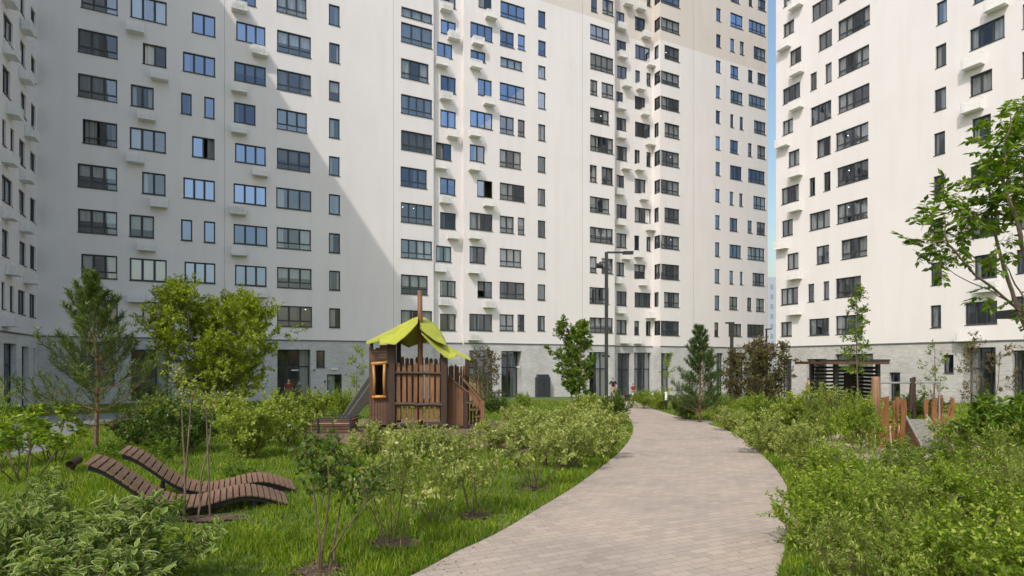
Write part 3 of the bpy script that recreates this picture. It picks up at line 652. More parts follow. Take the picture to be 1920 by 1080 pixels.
def shrub_meshes(seed, w, h, nst, ntw, nlf, lsize, kind, mat, bare=0., bend=.35, twl=.28, stemr=.007, upb=.5, base=.06, topf=0.):
    """returns (foliage mesh, stems mesh) for a shrub w wide and h high"""
    rng = np.random.default_rng(seed); mb = MB(); P, D = [], []
    for i in range(nst):
        a = 2*math.pi*(i+rng.random()*.8)/nst; q = math.sqrt(rng.uniform(.02, 1)); rr = w/2*q*.9
        top = np.array([math.cos(a)*rr, math.sin(a)*rr, h*(1-.5*q*q)*rng.uniform(.72, 1.02)])
        b0 = np.array([math.cos(a)*base*q, math.sin(a)*base*q, -.03]); mid = (b0+top)/2+np.array([math.cos(a), math.sin(a), 0])*w*.04*rng.uniform(-1,1.5)+np.array([0,0,h*.05])
        pts = [b0*(1-t)**2+mid*2*t*(1-t)+top*t*t+rng.normal(size=3)*.008 for t in np.linspace(0, 1, 7)]
        mb.tube(pts, list(np.linspace(stemr, stemr*.4, 7)), 4, cap=False)
        for j in range(ntw):
            t = bare+(1-bare)*((j+rng.random())/ntw)**(.75); p, d = on(pts, min(t, .999)); d = d/np.linalg.norm(d)
            dd = d*.5+perp(d, rng)*.8+np.array([0,0,.35]); L = twl*rng.uniform(.6, 1.2)*(1-.25*t)
            tp = curve(p, dd, L, 3, rng, bend, .25); mb.tube(tp, [stemr*.4]*2+[stemr*.25]*2, 3, cap=False)
            leaf_twig(tp, nlf, P, D, rng)
        leaf_twig(pts, int(nlf*1.2), P, D, rng, .75)
    N = len(P)
    return leaves('foliage', P, D, lsize*rng.uniform(.6, 1.25, N), kind, mat, rng, upb, mesh_only=True), mb.mesh('stems', M['stem'])
# ---------------------------------------------------------------- vegetation
M['grassblade'] = leafmat('grass_blade', [(0, (.07,.15,.006)), (.5, (.175,.275,.012)), (.85, (.29,.37,.03)), (1, (.38,.38,.10))], .42, .55)
def grass():
    rng = np.random.default_rng(1); N = 330000
    d = 3.6*np.exp(rng.random(N)*math.log(42/3.6)); k = rng.uniform(-.97, .97, N); l = k*d
    # clumps
    cx = np.round(l*5+rng.normal(size=N)*.4)/5; cd = np.round(d*5+rng.normal(size=N)*.4)/5
    l = l*.6+cx*.4; dd = d*.6+cd*.4
    x = cf[0]*dd+cr[0]*l; y = cf[1]*dd+cr[1]*l
    keep = ~(inside_np(path_poly, x, y) | inside_np(Lq, x, y) | inside_np(mulch, x, y) | inside_np(sandp, x, y)) & (y < 44) & (x > -10.4)
    for c in RINGS: keep &= ((x-c[0])**2+(y-c[1])**2 > c[2]**2*rng.uniform(.4, 1.1, N))
    x, y, dd = x[keep], y[keep], dd[keep]; n = len(x)
    z = -SL*np.clip(dd, -8, 60); sc = np.maximum(1, dd/6)**.75
    pn = np.sin(x*1.7+np.sin(y*1.1)*2)*np.sin(y*1.3+1)+.6*np.sin(x*4.1+y*3.3); h = (.075+.028*pn)*rng.uniform(.5, 1.3, n)*np.clip(sc, 1, 1.25)
    a = rng.random(n)*2*math.pi; w = .0042*sc*rng.uniform(.7, 1.4, n); b = rng.random(n)*2*math.pi; lean = h*rng.uniform(.1, .75, n)
    ax, ay = np.cos(a)*w, np.sin(a)*w; bx, by = np.cos(b)*lean, np.sin(b)*lean
    V = np.empty((n, 5, 3), np.float32)
    V[:,0] = np.stack([x-ax, y-ay, z], 1); V[:,1] = np.stack([x+ax, y+ay, z], 1)
    V[:,2] = np.stack([x+ax*.75+bx*.35, y+ay*.75+by*.35, z+h*.6], 1); V[:,3] = np.stack([x-ax*.75+bx*.35, y-ay*.75+by*.35, z+h*.6], 1)
    V[:,4] = np.stack([x+bx, y+by, z+h*.97], 1)
    T = np.array([[0,1,2],[0,2,3],[3,2,4]], np.int32); tri = (T[None]+np.arange(n, dtype=np.int32)[:,None,None]*5).reshape(-1)
    me = bpy.data.meshes.new('grass'); me.vertices.add(n*5); me.vertices.foreach_set('co', V.reshape(-1))
    me.loops.add(len(tri)); me.loops.foreach_set('vertex_index', tri); me.polygons.add(n*3); me.polygons.foreach_set('loop_start', np.arange(0, n*9, 3, dtype=np.int32))
    me.materials.append(M['grassblade']); me.update(calc_edges=True)
    tag(link('grass', me), 'bright green lawn grass on both sides of the paved path', 'grass', kind='stuff')
grass()
g_ = lambda *a: [(p, c) for p, c in a]
M['varieg_near'] = leafmat('variegated_leaf', g_((0,(.09,.155,.018)),(.6,(.16,.245,.035)),(1,(.25,.33,.06))), .38, .65, rim=(.46,.50,.22), spec=.15)
M['lime2'] = leafmat('olive_green_leaf', g_((0,(.12,.20,.025)),(.5,(.24,.34,.045)),(.85,(.40,.47,.10)),(1,(.55,.53,.20))), .46, .55, spec=.25)
M['varieg'] = leafmat('pale_green_leaf', g_((0,(.18,.235,.04)),(.35,(.30,.36,.075)),(.75,(.46,.50,.15)),(1,(.66,.66,.34))), .45, .55, spec=.25)
M['lime'] = leafmat('light_green_leaf', g_((0,(.12,.20,.02)),(.5,(.25,.36,.035)),(.85,(.38,.48,.065)),(1,(.54,.57,.16))), .48, .55, spec=.25)
M['dogw'] = leafmat('yellow_green_leaf', g_((0,(.15,.22,.02)),(.5,(.30,.38,.055)),(1,(.50,.54,.15))), .45, .55, spec=.25)
M['dark'] = leafmat('dark_green_leaf', g_((0,(0.040,0.085,0.013)),(.6,(0.078,0.143,0.018)),(1,(0.156,0.208,0.032))), .3, .35)
M['tree'] = leafmat('tree_leaf', g_((0,(.17,.24,.018)),(.5,(.30,.38,.035)),(1,(.45,.50,.08))), .5)
M['treeb'] = leafmat('fresh_tree_leaf', g_((0,(0.078,0.156,0.018)),(.5,(0.142,0.234,0.027)),(1,(0.241,0.325,0.045))), .4)
M['brownl'] = leafmat('bronze_leaf', g_((0,(.07,.05,.02)),(.5,(.13,.095,.04)),(.8,(.15,.15,.045)),(1,(.22,.24,.06))), .3)
M['needle'] = leafmat('pine_needle', g_((0,(0.050,0.098,0.018)),(.6,(0.099,0.156,0.025)),(1,(0.185,0.234,0.045))), .2)
M['needle2'] = leafmat('fir_needle', g_((0,(0.028,0.072,0.016)),(.6,(0.057,0.117,0.023)),(1,(0.128,0.182,0.036))), .15)
M['bigl'] = leafmat('broad_leaf', g_((0,(0.057,0.130,0.011)),(.5,(0.114,0.208,0.018)),(1,(0.227,0.312,0.036))), .4, .35)
SH = {}
def variant(key, n, **kw):
    base = dict(kw); SH[key] = []
    for i in range(n): SH[key].append((base['w'], base['h'])+shrub_meshes(hash(key) % 1000 if False else (sum(map(ord, key))*7+i*31), **base))
variant('near', 3, w=1.2, h=.78, nst=17, ntw=9, nlf=12, lsize=.078, kind='wide', mat=M['varieg_near'], bare=.15, twl=.26)
variant('var', 3, w=1.1, h=1.0, nst=8, ntw=10, nlf=17, lsize=.057, kind='simple', mat=M['varieg'], bare=.42, twl=.24, stemr=.008)
variant('vard', 3, w=1.4, h=1.0, nst=20, ntw=12, nlf=18, lsize=.055, kind='simple', mat=M['varieg'], bare=.15, twl=.25)
variant('dogw', 3, w=1.8, h=1.25, nst=30, ntw=13, nlf=20, lsize=.062, kind='simple', mat=M['dogw'], bare=.1, twl=.3)
variant('lime', 4, w=1.4, h=.85, nst=19, ntw=13, nlf=26, lsize=.045, kind='simple', mat=M['lime'], bare=.1, twl=.36, bend=.45, stemr=.005)
variant('lime2', 3, w=1.4, h=.85, nst=17, ntw=13, nlf=22, lsize=.05, kind='narrow', mat=M['lime2'], bare=.15, twl=.42, bend=.4, stemr=.006, upb=.6)
variant('dark', 2, w=1.6, h=1.1, nst=22, ntw=12, nlf=22, lsize=.055, kind='simple', mat=M['dark'], bare=.1, twl=.3)
variant('big', 2, w=1.4, h=1.1, nst=20, ntw=8, nlf=9, lsize=.12, kind='wide', mat=M['bigl'], bare=.2, twl=.25)
variant('sparse', 2, w=.7, h=1., nst=6, ntw=8, nlf=14, lsize=.065, kind='simple', mat=M['lime'], bare=.5, twl=.2, stemr=.008)
variant('tuft', 2, w=.5, h=.4, nst=9, ntw=5, nlf=10, lsize=.06, kind='narrow', mat=M['bigl'], bare=.2, twl=.14, stemr=.004)
_sc = {}
def shrub(cx, yb, yt, wpx, key, label, group=None, rz=None, cat='shrub', name='shrub'):
    d = F*EYE/(yb-HZ-F*SL); p = gat(cx, d); i = _sc.get(key, 0); _sc[key] = i+1
    w0, h0, fm, sm = SH[key][i % len(SH[key])]
    w, h = wpx/F*d/ray(cx, 0)[1]**0, (yb-yt)/F*d
    t = thing(name, label, cat, p, rz if rz is not None else (i*2.4) % 6.28, group); t.scale = (w/w0*1.04, w/w0*1.04, h/h0)
    link('foliage', fm, t); link('stems', sm, t); return t
GA, GB, GC, GD, GE = 'leafy bushes in the near left corner', 'variegated bushes standing in the lawn left of the path', 'hedge bushes behind the loungers', 'bushes along the right side of the path', 'dense bushes filling the near right corner'
for a in [
 (240,1122,938,310,'near','large cream-edged bush at the bottom left, in front of the loungers',GA),
 (20,1135,925,280,'near','cream-edged bush cut by the bottom left corner of the picture',GA),
 (55,1015,885,140,'near','cream-edged bush at the left edge just above the corner bush',GA),
 (150,1190,1010,330,'near','low cream-edged bush lowest in the left corner',GA),
 (45,905,742,150,'sparse','bare-stemmed bush with pale top at left edge, beside the grey side path',GA),
 (98,868,755,120,'sparse','bare-stemmed bush in front of the side path, left of the tall pine',GA),
 (-10,880,740,120,'lime','pale bush cut by the left edge beside the side path',GA),
 (215,865,820,70,'tuft','small weedy plant at the foot of the tall pine',GA),
 (310,875,815,60,'tuft','small weedy plant right of the head of the rear lounger',GA),
 (320,985,925,70,'tuft','small weedy plant under the seat of the front lounger',GA),
 (335,850,742,180,'dark','dark green bush between the tall pine and the yellow-green hedge',GC),
 (255,835,770,110,'dark','dark low bush beside the trunk of the tall pine',GC),
 (470,860,738,165,'dogw','big yellow-green bush right behind the rear lounger',GC),
 (535,838,732,130,'dogw','yellow-green bush left of the slatted box by the slide',GC),
 (415,812,735,130,'dogw','yellow-green bush behind the big one, below the rounded tree',GC),
 (590,792,726,90,'dogw','yellow-green bush below the grey metal service door',GC),
 (640,786,730,70,'lime','light bush just left of the slide',GC),
 (300,800,738,120,'dogw','pale bush under the right-hand branches of the tall pine',GC),
 (548,800,728,70,'dark','bush in front of the left entrance',GC),
 (450,905,862,70,'tuft','small plant on the lawn behind the loungers',GC),
 (735,1020,795,175,'var','bare-stemmed variegated bush with a bark patch at its foot, nearest the path bottom',GB),
 (816,981,806,140,'var','second variegated bush from the dark-leaved sapling',GB),
 (888,968,800,140,'var','third variegated bush from the dark-leaved sapling',GB),
 (1003,918,790,145,'var','variegated bush at the bend of the lawn edge, next to the low beam',GB),
 (1065,880,768,150,'vard','full variegated bush overhanging the lawn edge at the middle of the path',GB),
 (1118,858,765,120,'vard','variegated bush nearest the left path edge',GB),
 (1000,850,765,150,'vard','variegated bush just behind the low beam',GB),
 (1055,828,750,150,'vard','variegated bush at the back of the middle clump',GB),
 (1125,815,748,110,'vard','variegated bush where the path narrows',GB),
 (1155,795,733,70,'dark','darker bush right at the foot of the tall lamp post',GB),
 (1105,785,735,80,'dogw','bush between the slim tree and the tall lamp post',GB),
 (700,855,785,110,'vard','variegated bush below the yellow window frame of the playhouse',GB),
 (775,862,785,120,'vard','variegated bush in front of the playhouse plank wall',GB),
 (845,850,795,110,'vard','variegated bush in front of the playhouse corner post',GB),
 (925,842,785,110,'vard','variegated bush in front of the playhouse steps',GB),
 (965,805,752,70,'var','pale bush behind the playhouse steps',GB),
 (650,880,820,100,'var','low variegated bush in front of the slatted box',GB),
 (925,775,735,70,'dark','green bush right of the playhouse stairs',GB),
 (980,762,737,50,'lime','small bush at the foot of the white brick wall',GB),
 (1208,766,730,55,'lime','small light bush at the far end of the path, right side',GD),
 (1238,768,728,50,'dogw','small bush left of the short light bollard',GD),
 (1285,786,735,90,'dark','dark green bush at the foot of the young conifer',GD),
 (1350,782,738,70,'lime','bush right of the young conifer',GD),
 (1372,808,758,80,'vard','rounded pale bush near the crossing joint of the path',GD),
 (1420,790,738,80,'lime','bush below the bronze-leaved shrub',GD),
 (1440,852,765,120,'vard','pale bush leaning toward the path at its widest bend',GD),
 (1492,820,730,130,'dogw','tall yellow-green bush in front of the tall corner window',GD),
 (1560,830,725,140,'lime2','tall light bush in front of the slatted shelter',GD),
 (1510,885,785,120,'vard','light bush above the path bend, behind the near mass',GD),
 (1612,850,745,110,'lime','light bush just left of the round wooden post',GD),
 (1455,800,742,70,'dark','dark bush behind the pale one at the bend',GD),
 (1580,950,835,200,'lime','bush in the upper left of the near right mass',GE),
 (1680,935,835,190,'lime2','bush directly in front of the rusty planks',GE),
 (1775,925,835,190,'lime','bush in front of the ramp',GE),
 (1870,925,805,190,'lime2','bush in the upper right of the near right mass',GE),
 (1560,1035,880,220,'lime','bush reaching over the right edge of the path',GE),
 (1680,1030,885,230,'lime2','bush in the middle of the near right mass',GE),
 (1800,1025,865,230,'lime','bush in the near right mass, below the ramp and sand',GE),
 (1910,1020,862,220,'lime2','bush cut by the right edge of the picture at mid height',GE),
 (1620,1130,950,240,'lime2','bottommost bush right of the path',GE),
 (1790,1150,950,280,'lime','bush at the bottom edge with bare forked stems above it',GE),
 (1930,1160,975,260,'lime','bush in the bottom right corner',GE),
 (1500,1175,1045,110,'tuft','grassy plant on the path edge at the bottom',GE),
 (1865,865,742,150,'big','big-leaved dark plant at the right edge behind the sand',GD),
 (1935,880,735,140,'big','big-leaved plant cut by the right edge',GD),
 (1795,855,772,110,'vard','grey-green bush right of the ramp',GD),
 (1720,785,735,110,'dark','green bush behind the hanging dark post',GD),
 (1690,870,818,70,'tuft','small plant at the foot of the rusty planks',GD),
]: shrub(*a)

def tree(name, label, cx, yb, yt, wpx, lo, nb, ntw, nlf, lsize, kind, mat, bark, seed, shape='round', stems=1, tr=.05, cat='tree', droop=.3, group=None, twl=.45):
    d = F*EYE/(yb-HZ-F*SL); p = gat(cx, d); rng = np.random.default_rng(seed)
    H = (yb-yt)/F*d; Rw = wpx/F*d/2; t = thing(name, label, cat, p, 0, group); mb = MB(); P, D = [], []
    for s in range(stems):
        a = 2*math.pi*s/stems+rng.random(); off = 0 if stems == 1 else .10
        b = np.array([math.cos(a)*off, math.sin(a)*off, -.05]); sp = Rw*(.5 if stems > 1 else .03)
        top = np.array([math.cos(a)*sp, math.sin(a)*sp, H*rng.uniform(.85, .97) if stems > 1 else H*.97])
        tp = [b*(1-q)+top*q+rng.normal(size=3)*.02*H*.3*math.sin(q*3)+np.array([math.cos(a), math.sin(a), 0])*sp*.25*math.sin(q*3.14) for q in np.linspace(0, 1, 9)]
        mb.tube(tp, list(np.linspace(tr, tr*.15, 9)), 6)
        for i in range(nb//stems):
            q = lo+(1-lo)*(i+rng.random())/(nb/stems); pp, dd = on(tp, min(q, .995)); u = (q-lo)/(1-lo)
            if shape == 'round': r = Rw*(.35+.65*math.sin(min(1, u*.9+.18)*math.pi)**.7)*rng.uniform(.6, 1.05)
            elif shape == 'cone': r = Rw*(1-u*.9)*rng.uniform(.7, 1.05)
            else: r = Rw*(.55+.45*math.sin(u*math.pi))*rng.uniform(.5, 1.1)
            an = rng.random()*2*math.pi
            if stems > 1: r *= .75
            el = .35+.5*u if shape != 'cone' else .25; dv = np.array([math.cos(an), math.sin(an), el])
            br = curve(pp, dv, r/(1+el*el)**.5*1.15, 5, rng, .25, droop); mb.tube(br, list(np.linspace(tr*.35*(1-u*.6), tr*.08, 6)), 4, cap=False)
            for j in range(ntw):
                qq = .25+.75*(j+rng.random())/ntw; p2, d2 = on(br, min(qq, .99)); d2 = d2/np.linalg.norm(d2)
                tw = curve(p2, d2*.6+perp(d2, rng)*.7+np.array([0,0,.2]), twl*rng.uniform(.5, 1.2), 3, rng, .35, .1)
                mb.tube(tw, [tr*.1]*4, 3, cap=False); leaf_twig(tw, nlf, P, D, rng)
    mb.build('trunk', bark, t)
    leaves('crown', P, D, lsize*rng.uniform(.65, 1.25, len(P)), kind, mat, rng, .45, t); return t
tree('round_tree', 'bushy multi-stemmed yellow-green tree left of the playhouse', 412,775,552,272,.09,145,12,22,.15,'simple',M['tree'],M['bark'],17,'round',5,.05, twl=.75)
tree('slim_tree', 'slim green tree with upright branches in front of the white brick wall', 1080,765,597,92,.14,80,9,20,.14,'simple',M['treeb'],M['bark'],4,'oval',3,.04,droop=.8,twl=.4)
tree('bronze_tree', 'wide bronze-brown leaved tree beside the thin lamp post', 1430,765,642,115,.10,95,8,11,.14,'simple',M['brownl'],M['bark'],5,'round',5,.04,twl=.5)
tree('bronze_tree', 'small bronze-brown shrub tree at the left of the wide bronze one', 1378,762,655,50,.12,40,7,13,.13,'simple',M['brownl'],M['bark'],55,'round',3,.03,twl=.35)
tree('bronze_tree', 'sparse brown tree behind the playhouse stairs', 912,765,650,70,.2,34,6,9,.12,'simple',M['brownl'],M['bark'],6,'round',3,.035,twl=.4)
tree('slender_tree', 'slender young tree with a narrow top beside the slatted shelter', 1607,780,535,66,.32,40,5,9,.12,'simple',M['treeb'],M['bark'],7,'cone',1,.04,twl=.3)
tree('sparse_tree', 'sparse thin tree rising behind the horizontal play bar', 1748,800,640,110,.3,13,5,8,.08,'simple',M['treeb'],M['bark'],8,'oval',2,.025,twl=.25)
tree('sparse_tree', 'thin tree with brownish leaves in front of the large glazed entrance', 1845,800,632,120,.25,30,6,9,.075,'simple',M['brownl'],M['bark'],9,'oval',3,.025,twl=.28)
tree('sapling', 'wispy sapling against the grey brick wall left of the playhouse', 668,775,655,45,.25,14,5,8,.12,'simple',M['lime'],M['bark'],10,'oval',1,.02,twl=.35)
tree('slim_tree', 'thin leafy young tree in front of the narrow glazed door below the bay', 1252,764,668,36,.3,12,4,7,.12,'simple',M['lime'],M['bark'],13,'oval',1,.02,twl=.3)

def pine(label, cx, yb, yt, wpx, mat, seed, nw, dense, nl, elev0, elev1, name='pine_tree', lo=.12, thick=.045, flat=1.):
    d = F*EYE/(yb-HZ-F*SL); p = gat(cx, d); rng = np.random.default_rng(seed); H = (yb-yt)/F*d; Rw = wpx/F*d/2
    t = thing(name, label, 'tree', p); mb = MB(); P, D = [], []
    tp = [np.array([math.sin(q*5)*.02*H*q, math.cos(q*4)*.015*H*q, H*.93*q]) for q in np.linspace(-.01, 1, 10)]; mb.tube(tp, list(np.linspace(thick, .008, 10)), 7)
    def tuft(pts, n, t0):
        for k in range(n):
            q = t0+(1-t0)*(k+rng.random())/n; pp, dd = on(pts, min(q, .995)); dd = dd/np.linalg.norm(dd); P.append(pp); D.append(dd*.75+perp(dd, rng)*.75)
    tuft(tp, 90, .82)
    for w in range(nw):
        u = (w+.3)/nw; q = lo+(1-lo)*u; nbr = 6 if u < .85 else 4
        for i in range(nbr):
            an = 2*math.pi*(i+rng.random()*.7)/nbr+w; L = Rw*1.12*((1-u)**.85*.95+.09)*rng.uniform(.7, 1.1); el = elev0+(elev1-elev0)*u
            pp, _ = on(tp, min(q+rng.uniform(-.02, .02), .98)); br = curve(pp, (math.cos(an), math.sin(an), math.tan(el)), L/math.cos(el*.5), 5, rng, .12, .5)
            mb.tube(br, list(np.linspace(thick*.32*(1-u*.6), .004, 6)), 4, cap=False); tuft(br, int(dense*1.6), .3)
            for j in range(7):
                qq = .22+.76*j/7; p2, d2 = on(br, qq); d2 = d2/np.linalg.norm(d2); s = np.cross(d2, [0,0,1.])*(1 if j % 2 else -1)
                tw = curve(p2, d2*.75+s*.65*flat+np.array([0,0,.35]), L*.42*(1.15-qq)+.08, 3, rng, .2, .6); mb.tube(tw, [.005,.004,.003,.003], 3, cap=False); tuft(tw, dense, .1)
    mb.build('trunk', M['bark_pine'], t)
    leaves('crown', P, D, nl*rng.uniform(.7, 1.2, len(P)), 'needle', mat, rng, .2, t); return t
pine('tall airy pine with upturned branches at the left, behind the loungers', 180,850,500,285,M['needle'],21,9,38,.125,.12,1.05)
pine('dense young conifer on the right side of the path', 1312,792,602,116,M['needle2'],22,12,24,.15,.15,.75,'fir_tree',.1,.05)

# two-stemmed sapling in front of the loungers, dark-leaved sapling by the path, both from measured stems
def sapling(label, name, d, stems, twigs, key_mat, lsize, nlf, seed, kind='simple', tw=.2, r=.012, jit=.10, bark='stem'):
    rng = np.random.default_rng(seed); base = at(stems[0][0][0], stems[0][0][1], d); base.z = gz(base.x, base.y); t = thing(name, label, 'sapling', base); mb = MB(); P, D = [], []
    for s in stems:
        pts = [np.array(at(x, y, d+dd)-base) for x, y, dd in s]; pts[0][2] = min(pts[0][2], 0)
        f = []
        for i in range(len(pts)-1):
            for q in (0, .33, .66): f.append(pts[i]*(1-q)+pts[i+1]*q+rng.normal(size=3)*.004)
        f.append(pts[-1]); mb.tube(f, list(np.linspace(r, r*.35, len(f))), 5, cap=False)
    for (x, y, n, sp) in twigs:
        c = np.array(at(x, y, d)-base)
        for i in range(n):
            p0 = c+rng.normal(size=3)*sp; dv = rng.normal(size=3)*.8+np.array([0,0,.25]); tp = curve(p0, dv, tw*rng.uniform(.6,1.2), 3, rng, .3); mb.tube(tp, [.004,.003,.003,.002], 3, cap=False); leaf_twig(tp, nlf, P, D, rng, .1)
    mb.build('stems', M[bark], t); leaves('foliage', P, D, lsize*rng.uniform(.6,1.25,len(P)), kind, M[key_mat], rng, .5, t)
sapling('small sapling with curled dark green leaves near the bottom, left of the path', 'sapling', 4.6,
 [[(598,1078,0),(600,1010,.02),(592,950,.05),(585,900,.1),(570,860,.1)],[(600,1010,.02),(615,950,-.05),(618,905,-.1),(612,850,-.1)],[(617,1070,0),(622,1035,-.03),(650,990,-.08),(683,945,-.1),(700,905,-.1)],[(625,1030,0),(630,990,.1),(640,950,.2),(650,900,.2)]],
 [(560,850,7,.04),(590,840,8,.05),(600,870,9,.06),(620,845,8,.05),(585,895,6,.05),(630,885,8,.06),(660,880,8,.06),(690,900,9,.06),(670,925,7,.05),(640,910,7,.05),(700,925,5,.04),(605,905,4,.04)], 'dark', .062, 9, 31)
sapling('thin two-stemmed sapling standing in front of the loungers', 'sapling', 6.3,
 [[(345,972,0),(347,900,0),(343,820,.05),(341,745,.1),(335,700,.1)],[(371,955,0),(378,890,.05),(394,820,.1),(400,765,.1),(412,728,.1)],[(394,820,.1),(388,775,0),(380,735,0)],[(343,800,.05),(358,755,0),(368,728,0)]],
 [(338,725,5,.06),(345,750,4,.06),(368,728,5,.06),(385,722,5,.06),(408,735,5,.07),(398,765,4,.06),(378,760,3,.06),(330,700,3,.05),(412,705,3,.05)], 'dogw', .045, 10, 32, tw=.2, bark='bark')
sapling('bare forked stems poking out of the near right bushes', 'sapling', 4.8,
 [[(1838,1060,0),(1825,1030,0),(1800,980,.05),(1785,930,0)],[(1838,1052,0),(1850,1015,-.05),(1868,985,-.1),(1880,960,-.1)],[(1838,1052,0),(1832,1000,.1),(1848,970,.1)]], [(1785,930,3,.04),(1880,955,3,.04),(1850,965,2,.04)], 'lime', .035, 10, 33)
sapling('tall bare twig with a small leafy tip above the near right bushes, below the ramp', 'sapling', 6.2,
 [[(1805,920,0),(1803,890,0),(1790,860,.05),(1775,825,.05),(1762,795,.1)],[(1803,890,0),(1820,870,0),(1835,850,0)]], [(1765,800,3,.05),(1780,830,2,.05),(1835,850,3,.05)], 'lime', .04, 9, 34)

# large tree reaching in from the right edge
def right_tree():
    D0 = 6.0; rng = np.random.default_rng(41); base = at(2010, 1005, D0); base.z = gz(base.x, base.y)
    t = thing('ash_tree', 'tree with long compound leaves reaching into the picture from the right edge', 'tree', base); mb = MB(); P, D = [], []
    def br(pts, r0, r1):
        q = [np.array(at(x, y, D0+dd)-base) for x, y, dd in pts]; f = []
        for i in range(len(q)-1):
            for s in (0, .33, .66): f.append(q[i]*(1-s)+q[i+1]*s+rng.normal(size=3)*.006)
        f.append(q[-1]); mb.tube(f, list(np.linspace(r0, r1, len(f))), 6, cap=False); return f
    br([(2010,1010,0),(1990,860,0),(1965,720,0),(1935,640,0)], .06, .035)
    br([(1935,640,0),(1915,587,0),(1898,547,.05),(1875,480,.1),(1862,418,.15),(1856,370,.2),(1850,320,.2)], .028, .006)
    br([(1965,720,0),(1945,590,-.2),(1920,471,-.25),(1911,427,-.3),(1889,364,-.3),(1880,324,-.3),(1884,280,-.3),(1895,215,-.3)], .028, .006)
    br([(1915,587,0),(1902,573,0),(1840,524,-.2),(1800,484,-.3),(1773,449,-.4),(1771,409,-.4)], .017, .005)
    br([(1884,515,.08),(1849,498,.2),(1810,470,.3),(1790,440,.3)], .008, .004); br([(1773,449,-.4),(1745,455,-.4),(1715,458,-.4)], .006, .003)
    br([(1920,560,-.2),(1895,520,0),(1880,480,.1)], .009, .004); br([(1902,573,0),(1860,545,.1),(1800,520,.2),(1770,495,.2)], .007, .003)
    br([(1911,427,-.3),(1880,400,0),(1850,385,.1),(1815,380,.1)], .008, .003)
    cl = [(1718,458,3),(1735,452,3),(1752,470,4),(1760,440,4),(1745,405,4),(1760,385,4),(1790,375,5),(1812,378,5),(1805,400,5),(1822,425,4),(1800,450,4),(1775,478,3),(1790,468,3),
          (1845,405,3),(1862,418,3),(1880,385,4),(1868,350,5),(1846,335,4),(1830,345,3),(1885,300,6),(1866,290,5),(1905,330,5),(1900,255,7),(1880,225,5),(1912,215,7),(1925,260,7),(1915,300,6),(1865,250,4),(1850,310,4),(1900,375,4),(1915,400,4),
          (1935,230,7),(1940,300,7),(1890,350,5),(1858,470,2),(1870,480,2),(1852,548,2),(1868,552,1),(1910,592,3),(1916,552,2),(1772,500,1),(1885,440,2),(1820,395,4),(1740,425,3),(1930,360,5),(1895,200,4)]
    for x, y, n in cl:
        for i in range(int(n*1.5)):
            p0 = np.array(at(x+rng.normal()*9, y+rng.normal()*9, D0+rng.normal()*.22)-base); dv = rng.normal(size=3)*.7+np.array([0,0,-.12])
            L = .20*rng.uniform(.7, 1.2); pts = curve(p0, dv, L, 4, rng, .2, -.35); mb.tube(pts, [.002]*5, 3, cap=False)
            for k in range(5):                                     # pinnate pairs along the stalk plus a tip leaflet
                q = .25+.72*k/4; pp, dd = on(pts, min(q, .99)); dd = dd/np.linalg.norm(dd); s = np.cross(dd, [0,0,1.]); s /= np.linalg.norm(s)+1e-6
                for sg in (-1, 1): P.append(pp); D.append(dd*.55+s*sg*.85+rng.normal(size=3)*.12+np.array([0,0,-.15]))
            P.append(pts[-1]); D.append(pts[-1]-pts[-2])
    mb.build('branches', M['bark'], t); leaves('crown', P, D, .088*rng.uniform(.7,1.2,len(P)), 'lobed' if False else 'simple', M['bigl'], rng, .6, t)
right_tree()

# fallen leaves and bark chips: countless small things
def scatter():
    rng = np.random.default_rng(77); P, D, S = [], [], []
    for c in RINGS:
        for k in range(150):
            a = rng.random()*6.28; r = c[2]*1.15*rng.random()**.5; x, y = c[0]+r*math.cos(a), c[1]+r*math.sin(a); P.append((x, y, gz(x, y)+.024+.01*rng.random())); D.append((math.cos(a*7), math.sin(a*7), rng.normal()*.35)); S.append(rng.uniform(.02, .06))
    n = 0
    while n < 3500:
        x, y = rng.uniform(-8, 14), rng.uniform(8, 26)
        if inside_np(mulch, np.array([x]), np.array([y]))[0]: a = rng.random()*6.28; P.append((x, y, gz(x, y)+.014)); D.append((math.cos(a), math.sin(a), rng.normal()*.3)); S.append(rng.uniform(.04, .09)); n += 1
        else: n += .02
    o = leaves('bark_chips', P, D, np.array(S), 'narrow', leafmat('bark_chip', g_((0,(.07,.04,.022)),(.6,(.16,.10,.06)),(1,(.30,.21,.13))), 0., .9), rng, .8)
    tag(o, 'brown bark chips scattered over the planting patches and play bed', 'bark chips', kind='stuff')
    P, D, S = [], [], []
    for L in (Lp, Rp):
        for k in range(420):
            i = int(rng.integers(0, len(L)-1)); q = rng.random(); x = L[i][0]*(1-q)+L[i+1][0]*q; y = L[i][1]*(1-q)+L[i+1][1]*q
            x += rng.normal()*.22; y += rng.normal()*.22
            if inside_np(path_poly, np.array([x]), np.array([y]))[0]: a = rng.random()*6.28; P.append((x, y, gz(x, y)+.017)); D.append((math.cos(a), math.sin(a), rng.normal()*.15)); S.append(rng.uniform(.012, .035))
    o = leaves('fallen_leaves', P, D, np.array(S), 'simple', leafmat('fallen_leaf', g_((0,(.12,.09,.04)),(.6,(.30,.22,.09)),(1,(.2,.24,.06))), .1, .8), rng, .8)
    tag(o, 'small dry leaves and crumbs of soil lying along the path edges', 'fallen leaves', kind='stuff')
scatter()
